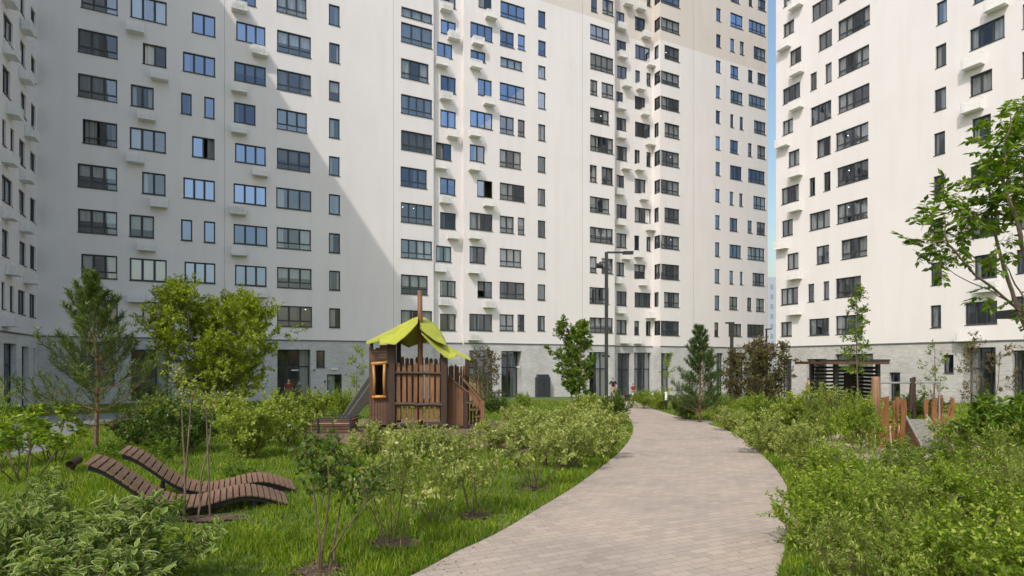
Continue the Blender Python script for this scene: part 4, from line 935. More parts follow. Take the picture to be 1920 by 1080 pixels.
# ---------------------------------------------------------------- made things
def wood(name, c, c2, sc=9., rough=.62, ax='z'):
    m, nt, b = newmat(name); st = {'z': (9,9,.7), 'x': (.7,9,9), 'y': (9,.7,9)}[ax]
    n = nd(nt, 'ShaderNodeTexNoise', Scale=sc*.35, Detail=8., Roughness=.65, Distortion=.4); nt.links.new(coords(nt, 'Object', st), n.inputs[0])
    n2 = nd(nt, 'ShaderNodeTexNoise', Scale=1.6, Detail=3.); nt.links.new(coords(nt), n2.inputs[0])
    ge = nt.nodes.new('ShaderNodeNewGeometry'); a = ramp(nt, n.outputs[0], [(.3, c2), (.65, c)])
    r = ramp(nt, ge.outputs['Random Per Island'], [(0, (.72,.72,.74)), (1, (1.22,1.18,1.12))]); r2 = ramp(nt, n2.outputs[0], [(.3, (.82,.82,.82)), (.7, (1.1,1.1,1.1))])
    o = a
    for q in (r, r2):
        mx = nd(nt, 'ShaderNodeMix', data_type='RGBA', blend_type='MULTIPLY'); mx.inputs[0].default_value = 1
        nt.links.new(o, mx.inputs[6]); nt.links.new(q, mx.inputs[7]); o = mx.outputs[2]
    nt.links.new(o, b.inputs['Base Color']); b.inputs['Roughness'].default_value = rough; bump(nt, b, n.outputs[0], .35, .01); return m
M['wood_dark'] = wood('dark_stained_wood', (.055,.030,.018), (.022,.012,.008))
M['wood_brown'] = wood('brown_planks', (.225,.112,.052), (.10,.045,.02))
M['wood_x'] = wood('brown_boards', (.15,.076,.042), (.07,.034,.018), ax='x')
M['wood_yellow'] = wood('varnished_yellow_wood', (.50,.26,.075), (.33,.15,.035), rough=.4)
M['wood_lounger'] = wood('weathered_red_brown_slats', (.21,.12,.075), (.10,.055,.034), ax='y')
M['wood_post'] = wood('pale_round_timber', (.32,.185,.10), (.18,.095,.05))
M['rust'] = wood('rusty_orange_planks', (.29,.125,.042), (.13,.055,.022), 14.)
M['slide'] = plain('dark_olive_slide', (.04,.036,.025), .6)
M['lime_roof'] = wood('lime_green_boards', (.43,.46,.045), (.32,.35,.03), 9., .6, 'x')
M['steel'] = plain('galvanised_steel', (.45,.45,.44), .35, .8)
M['black'] = plain('black_plastic', (.015,.015,.017), .45)
M['cabinet'] = plain('charcoal_cabinet', (.035,.038,.045), .5)
M['skin'] = plain('skin', (.45,.26,.18), .6, 0, .06)
def local(px, py, d0, p0, dy=0.):
    """a pixel at depth d0+dy as a point in a camera-aligned local frame rooted at p0"""
    v = at(px, py, d0+dy)-Vector(p0); return Vector((v.x*cr[0]+v.y*cr[1], v.x*cf[0]+v.y*cf[1], v.z))
def root_at(name, label, cat, px, py, group=None):
    d = F*EYE/(py-HZ-F*SL); p = gat(px, d); t = thing(name, label, cat, p, -YAW, group)
    return t, (lambda x, y, dy=0.: local(x, y, d, p, dy)), d

# ---- loungers
def lounger(label, tail, head_px):
    p = G(*tail); t = thing('sun_lounger', label, 'lounger', (p[0], p[1], p[2]), 0, 'wavy wooden loungers on the lawn')
    L, Wd = 2.05, .66; r = ray(head_px, 0)
    prof = [(-2.04,.70),(-1.93,.665),(-1.8,.575),(-1.65,.44),(-1.5,.305),(-1.35,.20),(-1.2,.145),(-1.03,.125),(-.85,.15),(-.7,.185),(-.55,.21),(-.4,.20),(-.22,.14),(0,.04)]
    def z(x):
        for (a, za), (b, zb) in zip(prof, prof[1:]):
            if a <= x <= b:
                q = (x-a)/(b-a); return za+(zb-za)*q
        return prof[-1][1]
    zz = lambda x: (z(max(-2.04, x-.05))+z(x)+z(min(0, x+.05)))/3
    n = 30
    for i in range(n):
        x0 = -2.03+2.02*i/n; x1 = x0+2.02/n-.012; ang = math.atan2(zz(x1)-zz(x0), x1-x0); mb = MB(); w = (x1-x0)/math.cos(ang)
        mb.box(-w/2, w/2, -random.uniform(0,.006), Wd+random.uniform(0,.006), -.012, .012)
        o = mb.build('slat', M['wood_lounger'], t, ((x0+x1)/2, 0, (zz(x0)+zz(x1))/2)); o.rotation_euler = (0, -ang, 0); bevel(o, .004)
    for y0 in (.03, .31, Wd-.08):
        mb = MB(); xs = [-2.0+1.98*i/36 for i in range(37)]
        for a, b in zip(xs, xs[1:]): mb.add([(a,y0,zz(a)-.07),(b,y0,zz(b)-.07),(b,y0+.04,zz(b)-.07),(a,y0+.04,zz(a)-.07),(a,y0,zz(a)-.014),(b,y0,zz(b)-.014),(b,y0+.04,zz(b)-.014),(a,y0+.04,zz(a)-.014)], [(0,3,2,1),(4,5,6,7),(0,1,5,4),(2,3,7,6)])
        mb.build('rail', M['black'], t)
    for y0 in (.06, Wd-.1):
        MB().tube([(-1.58, y0, .32), (-1.62, y0, .14), (-1.54, y0, -.05)], .018, 6).build('leg', M['black'], t)
        MB().box(-.42, -.38, y0, y0+.04, -.05, .16).build('leg', M['black'], t)
    MB().box(-1.66, -1.5, .0, Wd, -.06, .03).build('footing', M['sand'], t)
    return t
lounger('front wavy wooden lounger, the one nearer the cream-edged bushes', (545, 953), 156)
lounger('rear wavy wooden lounger, the one closer to the hedge', (558, 925), 215)
t, l, d = root_at('log', 'dark round log end lying in the grass left of the front lounger', 'log', 132, 890)
MB().tube([l(138,872,.0), l(130,871,-.1), l(148,862,.3)], [.05,.055,.06], 10).build('timber', M['wood_dark'], t); MB().tube([l(136,874), l(138,895)], .03, 6).build('leg', M['wood_dark'], t)

# ---- playhouse with slide
t, l, d = root_at('playhouse', 'wooden playhouse with a lime green roof and a tall mast', 'playhouse', 785, 806)
PX = d/F
def post(name, px0, px1, y0, y1, dy, m='wood_dark', par=None, lean=0.):
    a = l((px0+px1)/2, y1, dy); b = l((px0+px1)/2+lean, y0, dy); w = (px1-px0)*PX
    return bevel(MB().beam(a, b, w, w, 0, (0,1,0)).build(name, M[m], par or t), .015)
def planks(name, x0, x1, n, y0, y1, dy, m, jag=5., th=.035, fill=.74, dyr=None, x_sl=0., par=None):
    mb = MB(); pw = (x1-x0)/n; rnd = random.Random(int(x0*7+y0))
    for i in range(n):
        xa = x0+i*pw+pw*(1-fill)/2; xb = xa+pw*fill; e = dy if dyr is None else dy+(dyr-dy)*i/max(1, n-1); tp = y0+rnd.uniform(-jag, jag)*.6+x_sl*i; sk = rnd.uniform(-1, 1)
        A = [l(xa, y1, e), l(xb, y1, e), l(xb+sk, tp+3, e), l((xa+xb)/2+sk*1.5+rnd.uniform(-1.5,1.5), tp, e), l(xa+sk, tp+2.5, e)]; o = Vector((0, th, 0))
        vs = [tuple(v) for v in A]+[tuple(v+o) for v in A]; k = 5
        mb.add(vs, [(0,1,2,3,4), (9,8,7,6,5)]+[(j, j+5, (j+1)%5+5, (j+1)%5) for j in range(5)])
    ob = mb.build(name, M[m], par or t); return ob
# mast and posts
MB().tube([l(788,800,.2), l(788,690,.2), l(788,600,.2), l(787,545,.2)], [.085,.085,.08,.075], 10).build('mast', M['wood_brown'], t, smooth=True)
post('post', 727, 742, 641, 800, 0); post('post', 827, 839, 670, 806, 0); post('post', 744, 752, 636, 792, 1.1); post('post', 872, 880, 672, 790, 1.2); post('post', 694, 700, 640, 790, .95); post('post', 825, 832, 640, 790, 1.5)
# platform
mb = MB(); A = l(728,757,.05); B = l(838,757,1.5)
mb.box(A.x, B.x+.1, 0.05, 1.5, A.z-.06, A.z); mb.build('platform', M['wood_x'], t)
planks('front_planks', 742, 826, 8, 682, 756, -.02, 'wood_brown', 6, fill=.66); planks('lower_planks', 742, 826, 8, 761, 788, -.02, 'wood_brown', 1, fill=.62)
planks('back_planks', 750, 840, 10, 670, 752, 1.45, 'wood_brown', 5, fill=.74); planks('side_planks', 836, 872, 7, 684, 785, .5, 'wood_brown', 4, fill=.9, dyr=1.1)
for y, w in ((699, .09), (758, .12)):
    a, b = l(738, y, -.06), l(829, y+1.5, -.06); m_ = MB(); k = 8
    m_.tube([a+(b-a)*i/k+Vector((0,0,random.uniform(-.015,.015))) for i in range(k+1)], w/2, 8); m_.build('rail', M['wood_dark'], t)
# the small turret wall with the yellow window frame
mb = MB(); x0, x1 = 692, 729
def slab(mb, xa, xb, ya, yb, dy, th=.05):
    a, b = l(xa, yb, dy), l(xb, ya, dy); mb.box(a.x, b.x, a.y, a.y+th, a.z, b.z)
tw = MB(); yy = 655
for i in range(5): slab(tw, 692, 729, yy+i*4.9, yy+(i+1)*4.9-.4, -.12)
slab(tw, 692, 698, 650, 655, -.12); slab(tw, 704, 712, 652, 655, -.12); slab(tw, 712, 729, 647, 655, -.12)
slab(tw, 692, 699, 679.6, 746, -.12); slab(tw, 723, 729, 679.6, 746, -.12)
for i in range(7): slab(tw, 692+i*5.3, 692+(i+1)*5.3-.5, 746, 797, -.12)
tw.build('turret_wall', M['wood_x'], t)
wf = MB()
wf.tube([l(696,682.5,-.2), l(726,680,-.2)], .055, 8); wf.tube([l(698,744,-.2), l(724,744,-.2)], .05, 8)
wf.tube([l(700,684,-.2), l(702,713,-.2), l(701,742,-.2)], .045, 8); wf.tube([l(721,682,-.2), l(720,712,-.2), l(721,742,-.2)], .045, 8); wf.build('window_frame', M['wood_yellow'], t, smooth=True)
sw = MB(); a = l(692,800,-.1); b = l(692,652,1.0); sw.box(a.x, a.x+.05, -.05, 1.0, a.z, b.z*.92); sw.build('side_wall', M['wood_dark'], t)
bw = MB(); a = l(694,800,.95); b = l(730,655,.95); bw.box(a.x, b.x, .9, .95, a.z, b.z*.88); bw.build('back_wall', M['wood_dark'], t)
# slide
def strip(name, rows_, m, th=.03):
    mb = MB(); n = len(rows_[0]); vs = []
    for r_ in rows_: vs += [tuple(v) for v in r_]
    b = len(vs); vs += [tuple(Vector(v)+Vector((0,0,-th))) for v in vs]; R_ = len(rows_); fs = []
    for i in range(R_-1):
        for j in range(n-1):
            a0 = i*n+j; fs += [(a0, a0+1, a0+n+1, a0+n), (b+a0, b+a0+n, b+a0+n+1, b+a0+1)]
    for i in range(R_-1): fs += [(i*n, (i+1)*n, b+(i+1)*n, b+i*n), (i*n+n-1, b+i*n+n-1, b+(i+1)*n+n-1, (i+1)*n+n-1)]
    for j in range(n-1): fs += [(j, b+j, b+j+1, j+1), ((R_-1)*n+j, (R_-1)*n+j+1, b+(R_-1)*n+j+1, b+(R_-1)*n+j)]
    mb.add(vs, fs); return mb.build(name, M[m], t, smooth=False)
sl_pts = [(694,741),(680,756),(666,772),(653,785),(643,790),(630,792)]
strip('slide', [[l(x, y, .15), l(x-1, y-1.5, .75)] for x, y in sl_pts], 'slide')
for dy, top, bot in ((.12, [(693,721),(672,751),(656,774),(645,786)], [(693,752),(676,771),(664,784),(652,793)]), (.78, [(692,706),(670,738),(652,765),(640,783)], [(693,735),(672,762),(655,781),(645,789)])):
    mb = MB(); o = Vector((0,.035,0))
    for k in range(3):
        q = [l(*bot[k], dy), l(*bot[k+1], dy), l(*top[k+1], dy), l(*top[k], dy)]; mb.add(q+[v+o for v in q], [(0,1,2,3),(7,6,5,4),(3,2,6,7),(0,4,5,1)])
    sd_ = mb.build('slide_side', M['slide'], t)
    MB().tube([l(*p_, dy+.017) for p_ in top], .022, 6).build('rim', M['flash'], sd_)
# stairs with plank sides on the right
for dy, pts in ((.35, [(838,704),(879,736)]), (.2, [(861,702),(907,756)]), (.9, [(861,700),(905,750)])):
    MB().beam(l(*pts[0], dy), l(*pts[1], dy), .09, .05).build('handrail', M['wood_brown'], t)
post('post', 869, 878, 734, 804, .35, 'wood_dark'); post('post', 901, 909, 752, 806, .2, 'wood_brown'); post('post', 899, 905, 750, 802, .95, 'wood_brown')
mb = MB()
for i in range(8):
    xa = 838+i*4.4; ytop = 706+i*3.6; a, b = l(xa, 797, .38), l(xa+4.0, ytop, .38); mb.box(a.x, b.x, a.y, a.y+.035, a.z, b.z)
mb.build('stair_side', M['wood_brown'], t)
mb = MB()
for i in range(5):
    xa = 879+i*4.6; yt, yb = 724+i*5.6, 742+i*6.5; a, b = l(xa, yb, .22), l(xa+4.3, yt, .22); mb.box(a.x, b.x, a.y, a.y+.03, a.z, b.z)
mb.build('stair_side', M['wood_brown'], t)
mb = MB()
for i in range(4): a = l(872+i*9, 754+i*13, .25); b = l(884+i*9, 757+i*13, .25); mb.box(a.x, b.x+.08, .25, .95, b.z, a.z)
mb.build('steps', M['wood_x'], t)
planks('baluster_planks', 880, 900, 3, 757, 796, .9, 'wood_brown', 3, fill=.6)
# roof: three curved lime sheets with ragged eaves
def roofsheet(rows_, name='roof_sheet'):
    o = strip(name, rows_, 'lime_roof', .035); return o
def bent(top, bot, dt, db, n=6, sag=.0):
    out = []
    for (a, b), (c, f) in zip(top, bot):
        row = []
        for k in range(n+1):
            s = k/n; v = l(a+(c-a)*s, b+(f-b)*s, dt+(db-dt)*s); v.z += sag*math.sin(s*math.pi); row.append(v)
        out.append(row)
    return out
roofsheet(bent([(785,593),(773,597),(760,604),(747,610),(735,617),(722,623),(710,629),(698,635),(686,642)],
               [(783,604),(772,617),(760,629),(751,636),(741,644),(728,643),(713,645),(709,638),(687,644)], .9, -.55, sag=.05))
roofsheet(bent([(790,593),(799,597),(809,603),(818,610),(826,620),(832,631),(837,643)],
               [(787,615),(794,620),(803,627),(812,634),(820,639),(829,642),(836,646)], .75, -.25, sag=.04))
roofsheet(bent([(788,618),(800,624),(815,634),(830,643),(845,651),(860,659),(874,667),(883,672)],
               [(790,624),(803,638),(817,652),(830,664),(841,671),(852,669),(856,663),(882,674)], .45, -.35, sag=.03))
roofsheet(bent([(742,632),(752,624),(764,615),(776,606),(786,604),(794,612),(803,622)],
               [(746,640),(756,645),(766,650),(776,646),(786,643),(796,641),(806,637)], .95, 1.25, sag=-.03))

t, l, d = root_at('slatted_box', 'low box of brown horizontal slats with a dark frame at the foot of the slide', 'box', 614, 814); PX = d/F
mb = MB()
for i in range(4):
    a, b = l(571,789+i*5.6+4.4,0), l(655,789+i*5.6,0); mb.box(a.x, b.x, 0, .03, a.z, b.z)
    mb.box(b.x-.03, b.x, .03, .9, a.z, b.z); mb.box(a.x, a.x+.03, .03, .9, a.z, b.z); mb.box(a.x, b.x, .9, .93, a.z, b.z)
mb.build('slats', M['wood_x'], t)
fr = MB(); A, B = l(570,786,0), l(657,782,0); z1 = A.z
for x in (570, 594, 655): a = l(x,813,-.03); fr.box(a.x, a.x+.05, -.035, -.002, a.z, z1)
fr.box(A.x, B.x, -.04, .05, z1, z1+.035); fr.box(A.x, B.x, .88, .96, z1, z1+.035); fr.box(A.x, A.x+.06, .05, .88, z1, z1+.035); fr.box(B.x-.06, B.x, .05, .88, z1, z1+.035); fr.build('frame', M['metal_dark'], t)
sd = MB(); sd.box(A.x+.04, B.x-.04, .04, .87, -.05, z1-.18); sd.build('sand_fill', M['sand'], t)

# ---- low beam among the bushes
t, l, d = root_at('balance_beam', 'low rustic wooden beam on short posts half hidden by the variegated bushes', 'beam', 985, 880); PX = d/F
MB().tube([l(938,853), l(965,851), l(990,845), l(1010,836), l(1030,830)], [.035,.04,.04,.04,.035], 8).build('beam', M['wood_dark'], t)
for x, y0, y1 in ((970,851,876), (987,846,878), (1022,833,868)): MB().tube([l(x,y1+4), l(x,y0)], .035, 8).build('post', M['wood_post' if x == 987 else 'wood_dark'], t)

# ---- little picket fence behind the stairs
t, l, d = root_at('picket_fence', 'short piece of yellowish picket fence behind the playhouse stairs', 'fence', 893, 764); PX = d/F
mb = MB()
for i in range(4):
    x = 880+i*7.2; a, b = l(x, 766), l(x+5.6, 709+i % 2*2); mb.box(a.x, b.x, 0, .04, a.z, b.z-.08); 
    mb.tube([(a.x+(b.x-a.x)/2, -.0, b.z-.09), (a.x+(b.x-a.x)/2, .04, b.z-.09)], (b.x-a.x)/2, 10)
mb.build('pickets', wood('aged_yellow_wood', (.34,.22,.09), (.2,.12,.045)), t)
a, b = l(879,728,.05), l(908,725,.05); MB().box(a.x, b.x, .045, .09, a.z, b.z).build('rail', M['wood_brown'], t); a, b = l(879,752,.05), l(908,749,.05); MB().box(a.x, b.x, .045, .09, a.z, b.z).build('rail', M['wood_brown'], t)

# ---- lamp posts, bollard, cabinet
t, l, d = root_at('street_lamp', 'tall black lamp post with a flat arm right and a camera left', 'street lamp', 1137, 772); PX = d/F
MB().box(-.10, .10, -.10, .10, -.1, .5).box(-.075, .075, -.075, .075, .5, l(1137,473).z).build('pole', M['metal_dark'], t)
a, b = l(1138,474), l(1172,475); MB().box(a.x, b.x, -.04, .04, b.z, a.z+.06).build('arm', M['metal_dark'], t)
a, b = l(1168,473), l(1187,472); MB().box(a.x, b.x, -.14, .14, a.z-.09, a.z+.04).build('lamp_head', M['metal_dark'], t)
c = MB(); a = l(1120,500); c.beam(l(1137,492), l(1124,492), .05, .05); c.tube([l(1118,498), l(1130,499)], [.12,.12], 10); c.tube([l(1125,492), l(1125,497)], .05, 8); c.build('camera', M['black'], t)
c = MB(); c.beam(l(1137,668), l(1143,668), .1, .1); c.beam(l(1129,667), l(1137,667), .08, .08); c.build('speaker', M['black'], t)
t, l, d = root_at('street_lamp', 'thin dark lamp post standing in front of the bronze-leaved bushes', 'street lamp', 1372, 747); PX = d/F
MB().box(-.11, .11, -.11, .11, -.1, l(1372,608).z).build('pole', M['metal_dark'], t); a, b = l(1361,607), l(1376,604); MB().box(a.x, b.x, -.15, .15, a.z, b.z).build('lamp_head', M['metal_dark'], t)
t, l, d = root_at('street_lamp', 'thinnest and farthest lamp post, in the gap between the two blocks', 'street lamp', 1437, 744); PX = d/F
MB().box(-.06, .06, -.06, .06, -.1, l(1437,617).z).build('pole', M['metal_dark'], t); a, b = l(1436,618), l(1446,616); MB().box(a.x, b.x, -.15, .15, a.z, b.z).build('lamp_head', M['metal_dark'], t)
t, l, d = root_at('street_lamp', 'dark flat lamp head entering from the right edge behind the leafy branches', 'street lamp', 1990, 880); PX = d/F
MB().box(-.06, .06, -.06, .06, -.1, l(1990,570).z).build('pole', M['metal_dark'], t); a, b = l(1881,597), l(1935,582); MB().box(a.x, b.x, -.16, .16, a.z, b.z).build('lamp_head', M['metal_dark'], t); MB().beam(l(1930,588), l(1990,586), .06, .06).build('arm', M['metal_dark'], t)
t, l, d = root_at('bollard', 'short path light with white top and black foot right of the path', 'bollard', 1249, 769); PX = d/F
MB().tube([(0,0,-.05), (0,0,.52)], .07, 12).build('foot', M['black'], t, smooth=False); MB().tube([(0,0,.52), (0,0,.86)], .065, 12).tube([(0,0,.86), (0,0,.93)], .078, 12).build('lamp_shade', M['metal_white'], t)
t, l, d = root_at('bollard', 'tiny dark path light where the path narrows in the distance', 'bollard', 1187, 757); PX = d/F
MB().tube([(0,0,-.05), (0,0,.55)], .06, 10).build('foot', M['black'], t); MB().tube([(0,0,.55), (0,0,.72)], .07, 10).build('lamp_shade', M['metal_white'], t)
a = MAIN.hit(1003)[0]; b = MAIN.hit(1027)[0]; zt = EYE+(HZ-702)/F*MAIN.hit(1003)[2]; w = b-a
t = thing('utility_cabinet', 'charcoal utility cabinet with cut upper corners standing at the white brick wall', 'cabinet', (a, 44.66, gz(a, 44.6)))
H_ = zt-gz(a, 44.6); pf = [(0,-.3),(w,-.3),(w,H_-.28),(w-.14,H_-.18),(w-.14,H_),(.14,H_),(.14,H_-.18),(0,H_-.28)]; n = len(pf)
MB().add([(x, -.45, z) for x, z in pf]+[(x, 0, z) for x, z in pf], [tuple(range(n)), tuple(range(n, 2*n))[::-1]]+[(i, i+n, (i+1)%n+n, (i+1)%n) for i in range(n)]).build('body', M['cabinet'], t)
MB().box(w*.5-.01, w*.5+.01, -.46, -.452, .1, H_-.3).box(w*.42, w*.45, -.475, -.452, H_*.5, H_*.5+.18).build('door_seam', M['black'], t)

# ---- shelter with slatted back, motorbike inside
t, l, d = root_at('slatted_shelter', 'open shelter with a flat brown roof and a back wall of dark horizontal slats', 'shelter', 1600, 771); PX = d/F
for x, dy in ((1568,0),(1648,0),(1568,2.2),(1648,2.2)): a = l(x, 775, 0); MB().box(a.x-.06*1.3, a.x+.08, dy, dy+.16, -.1, l(1600,683).z).build('post', M['metal_dark'], t)
zt = l(1600,683).z; a, b = l(1537,680), l(1649,680)
MB().box(a.x, b.x+.1, -.6, 2.5, zt, zt+.14).build('roof', M['wood_x'], t); MB().box(l(1590,680).x, b.x+.12, -.62, 2.52, zt+.142, zt+.24).build('roof_edge', M['metal_dark'], t)
mb = MB(); a, b = l(1570,690), l(1652,690)
for i in range(12): z = zt-.12-i*.19; mb.box(a.x, b.x, 2.1, 2.14, z-.11, z)
mb.build('back_slats', M['wood_dark'], t); mb = MB()
for i in range(12): z = zt-.12-i*.19; mb.box(b.x, b.x+.04, .2, 2.1, z-.13, z)
mb.build('side_slats', M['wood_dark'], t); MB().box(l(1628,700).x, l(1649,700).x, 2.04, 2.09, -.1, zt-.45).build('panel', M['wood_dark'], t)
def bike(label, px, col, seed):
    t, l, d = root_at('motorbike', label, 'motorbike', px, 770, None); t.rotation_euler.z += .5
    for x in (-.62, .62):
        w = MB(); N = 20
        w.tube([(x+.29*math.cos(2*math.pi*i/N), .9, .31+.29*math.sin(2*math.pi*i/N)) for i in range(N+1)], .055, 6, cap=False); wo = w.build('wheel', M['black'], t)
        s = MB()
        for i in range(6): s.beam((x,.9,.31), (x+.27*math.cos(i*1.047), .9, .31+.27*math.sin(i*1.047)), .015, .015)
        s.build('spokes', M['steel'], wo)
    b = MB(); b.tube([(-.55,.9,.62),(-.2,.9,.74),(.15,.9,.80),(.38,.9,.82)], [.06,.13,.15,.07], 8); b.tube([(-.3,.9,.35),(.05,.9,.42),(.2,.9,.40)], [.12,.17,.12], 8); b.build('body', col, t, smooth=True)
    MB().tube([(-.62,.9,.82),(-.35,.9,.84),(-.05,.9,.84)], [.06,.12,.09], 8).build('seat', M['black'], t); MB().tube([(.62,.9,.31),(.42,.9,.92)], .03, 6).tube([(.42,.6,1.02),(.42,.9,.95),(.42,1.2,1.02)], .018, 6).build('handlebar', M['steel'], t)
    MB().tube([(.5,.9,.82),(.58,.9,.82)], [.1,.08], 10).build('headlight', M['steel'], t)
bike('dark motorbike with a red side parked left in the slatted shelter', 1588, plain('red_paint', (.32,.03,.025), .3), 1)
bike('black motorbike parked right in the slatted shelter beside the post', 1628, M['black'], 2)

# ---- play equipment on the right
t, l, d = root_at('play_post', 'thick pale round timber post at the left end of the play bar', 'post', 1642, 838); PX = d/F
MB().tube([l(1641,845), l(1642,780), l(1642,712), l(1642,706)], [.095,.095,.09,.07], 12).build('timber', M['wood_post'], t, smooth=True)
MB().tube([l(1634,835,-.2), l(1635,760,-.2)], .06, 8).build('dark_side_post', M['wood_dark'], t); MB().tube([l(1641,845,-.25), l(1640,775,-.25)], .02, 6).build('pale_pole', M['metal_white'], t)
t, l, d = root_at('climbing_bar', 'thin horizontal play bar with a hanging dark post, right of the timber post', 'play bar', 1705, 830); PX = d/F
MB().tube([l(1648,718), l(1763,717)], .024, 8).build('bar', M['steel'], t)
MB().tube([l(1762,717), l(1761,790), l(1761,835)], .02, 8).build('support', M['steel'], t); MB().tube([l(1651,718), l(1651,760), l(1651,840)], .018, 8).build('support', M['steel'], t)
MB().tube([l(1711,709), l(1709,740), l(1707,768)], [.055,.055,.05], 8).build('hanging_post', M['wood_dark'], t); MB().tube([l(1714,707,.5), l(1714,735,.5), l(1714,826,.5)], .04, 8).build('back_post', M['wood_dark'], t)
def rusty(label, px, base, items):
    t, l, d = root_at('rusty_palisade', label, 'palisade', px, base); rnd = random.Random(px)
    for (x0, x1, y0, y1, sk) in items:
        mb = MB(); n = 9; Lf, Rt = [], []
        for i in range(n+1):
            q = i/n; y = y1+(y0-y1)*q; wv = math.sin(q*5+x0)*2.0*(1 if i < n else .6); w = (x1-x0)/2*(1+.18*math.sin(q*7+x1)); c = (x0+x1)/2+wv+sk*q
            Lf.append(l(c-w, y)); Rt.append(l(c+w, y+(rnd.uniform(-2,2) if i == n else 0)))
        o = Vector((0,.03,0)); vs = [v for p in zip(Lf, Rt) for v in p]; m_ = len(vs); vs = vs+[v+o for v in vs]
        fs = []
        for i in range(n): a = 2*i; fs += [(a, a+1, a+3, a+2), (m_+a, m_+a+2, m_+a+3, m_+a+1), (a, a+2, m_+a+2, m_+a), (a+1, m_+a+1, m_+a+3, a+3)]
        fs.append((m_-2, m_-1, 2*m_-1, 2*m_-2)); mb.add(vs, fs).build('plank', M['rust'], t)
    xs = [i[0] for i in items]+[i[1] for i in items]; MB().beam(l(min(xs), base-52, .05), l(max(xs), base-50, .05), .05, .05).build('rail', M['wood_dark'], t)
rusty('near palisade of wavy rusty planks next to the timber post', 1675, 842, [(1630,1637,785,842,0),(1649,1658,746,842,2),(1661,1670,745,842,-3),(1674,1683,744,842,4),(1677,1684,752,842,-2),(1688,1698,748,842,0)])
rusty('far palisade of wavy rusty planks behind the ramp', 1762, 822, [(1735,1742,749,822,0),(1748,1756,745,822,3),(1757,1765,742,822,2),(1766,1772,748,822,-2),(1781,1789,745,822,0),(1774,1780,760,822,5)])
t, l, d = root_at('play_ramp', 'short ramp with pale metal side rails between the rusty palisades', 'ramp', 1735, 848); PX = d/F
A, B, C_, D_ = l(1698,778,1.2), l(1737,778,1.2), l(1729,838,-.3), l(1778,838,-.3)
MB().add([A+Vector((0,0,-.1)), B+Vector((0,0,-.1)), D_, C_, A+Vector((0,0,-.16)), B+Vector((0,0,-.16)), D_+Vector((0,0,-.06)), C_+Vector((0,0,-.06))], [(3,2,1,0),(4,5,6,7),(0,1,5,4),(1,2,6,5),(2,3,7,6),(3,0,4,7)]).build('ramp_deck', plain('worn_grey_rubber', (.19,.18,.14), .8, 0, .35, 12.), t)
MB().tube([A, C_], .022, 6).build('rail', M['steel'], t); MB().tube([B, D_], .022, 6).build('rail', M['steel'], t)
MB().add([A+Vector((-.03,0,-.02)), C_+Vector((-.03,0,-.02)), C_+Vector((-.03,0,-.2)), A+Vector((-.03,0,-.8)), A+Vector((.02,0,-.02)), C_+Vector((.02,0,-.02)), C_+Vector((.02,0,-.2)), A+Vector((.02,0,-.8))], [(0,1,2,3),(7,6,5,4),(0,4,5,1),(3,2,6,7),(0,3,7,4)]).build('side_board', M['wood_brown'], t)
tt = MB().box(-.55,.55,-.25,.25,.0,.42).box(-.6,.6,-.3,.3,.42,.5); t2, l2, d2 = root_at('bench', 'small dark brown block bench where the path meets the glazed front', 'bench', 1186, 752)
tt.build('seat', M['wood_dark'], t2); MB().box(-.5,.5,-.2,.2,-.1,.0).build('base', M['black'], t2)

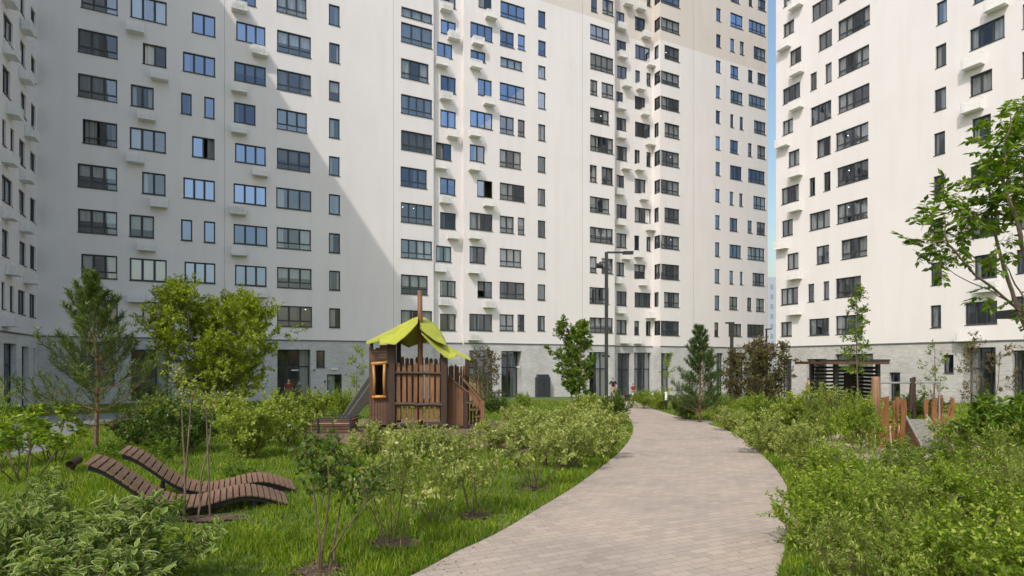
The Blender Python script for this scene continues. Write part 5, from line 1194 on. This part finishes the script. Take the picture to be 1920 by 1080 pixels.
# ---- people far off by the glazed fronts
def person(label, px, head_y, foot_y, shirt, trousers, hair, rz=0., pose='stand', plane_d=None):
    d = plane_d or F*EYE/(foot_y-HZ-F*SL); p = gat(px, d); topz = EYE+(HZ-head_y)/F*d; H = topz-p[2]; s = H/1.75
    t = thing('person', label, 'person', p, -YAW+rz)
    def skin(name, J, E, mat, lv=2):
        me = bpy.data.meshes.new(name); me.from_pydata([j[:3] for j in J], E, []); o = link(name, me, t); o.scale = (s, s, s); me.materials.append(mat)
        md = o.modifiers.new('skin', 'SKIN'); md.use_smooth_shade = True
        for i, j in enumerate(J): me.skin_vertices[0].data[i].radius = (j[3], j[3]*(j[4] if len(j) > 4 else 1)); me.skin_vertices[0].data[i].use_root = (i == 0)
        o.modifiers.new('sub', 'SUBSURF').levels = lv; o.modifiers['sub'].render_levels = lv; return o
    st = .13 if pose == 'walk' else .0
    body = [(0,0,.95,.125),(0,0,1.12,.12),(0,0,1.30,.14),(0,0,1.44,.10),(0,0,1.52,.05),(0,-.01,1.60,.072),(0,-.01,1.68,.078),
            (-.19,0,1.42,.05),(-.27,.02,1.16,.040),(-.24,-.14,.98,.030),(-.235,-.2,.93,.026),(.19,0,1.42,.05),(.27,.02,1.16,.040),(.25,-.13,.97,.030),(.245,-.19,.92,.026),
            (-.09,0,.88,.085),(-.10,-.02-st,.50,.058),(-.10,st*.9,.09,.036),(-.11,-.12+st,.03,.034),(.09,0,.88,.085),(.10,-.02+st,.50,.058),(.10,-st*.6,.09,.036),(.11,-.12-st,.03,.034)]
    ed = [(0,1),(1,2),(2,3),(3,4),(4,5),(5,6),(3,7),(7,8),(8,9),(9,10),(3,11),(11,12),(12,13),(13,14),(0,15),(15,16),(16,17),(17,18),(0,19),(19,20),(20,21),(21,22)]
    skin('body', body, ed, M['skin'])
    skin('shirt', [(0,0,.98,.145),(0,0,1.14,.14),(0,0,1.31,.158),(0,0,1.43,.11),(-.2,0,1.41,.068),(-.265,.015,1.22,.058),(.2,0,1.41,.068),(.265,.015,1.22,.058)], [(0,1),(1,2),(2,3),(3,4),(4,5),(3,6),(6,7)], shirt)
    skin('trousers', [(0,0,.96,.142),(-.09,0,.86,.098),(-.10,-.02-st,.50,.074),(-.10,st*.85,.12,.058),(.09,0,.86,.098),(.10,-.02+st,.50,.074),(.10,-st*.55,.12,.058)], [(0,1),(1,2),(2,3),(0,4),(4,5),(5,6)], trousers)
    skin('hair', [(0,.025,1.64,.07),(0,.015,1.71,.075),(0,-.03,1.745,.05)], [(0,1),(1,2)], hair)
    return t
cb, cr_, cp, cg = plain('black_cloth', (.015,.015,.02), .9), plain('red_cloth', (.30,.04,.05), .9), plain('salmon_cloth', (.62,.22,.17), .9), plain('grey_cloth', (.14,.14,.17), .9)
cbe, hbr, hbl = plain('beige_cloth', (.36,.28,.16), .9), plain('brown_hair', (.10,.05,.025), .8), plain('black_hair', (.02,.015,.012), .8)
person('person in black T-shirt and beige trousers right of the tall lamp post', 1149.5, 708, 750, cb, cbe, hbr, 0, 'walk')
person('small person in a dark red top beside the block bench', 1187, 719, 751, cr_, cg, hbr, .6)
person('person in salmon pink top with black hair beside the right block', 1516, 709, 758, cp, cg, hbl, 1.2, 'walk')
person('person in a red top left in the shaded entrance', 541, 712, 757, cr_, cg, plain('grey_hair', (.4,.38,.35), .8), .3)
person('person in a grey jacket right in the shaded entrance', 560.5, 713, 757, cg, cb, hbr, -.4)
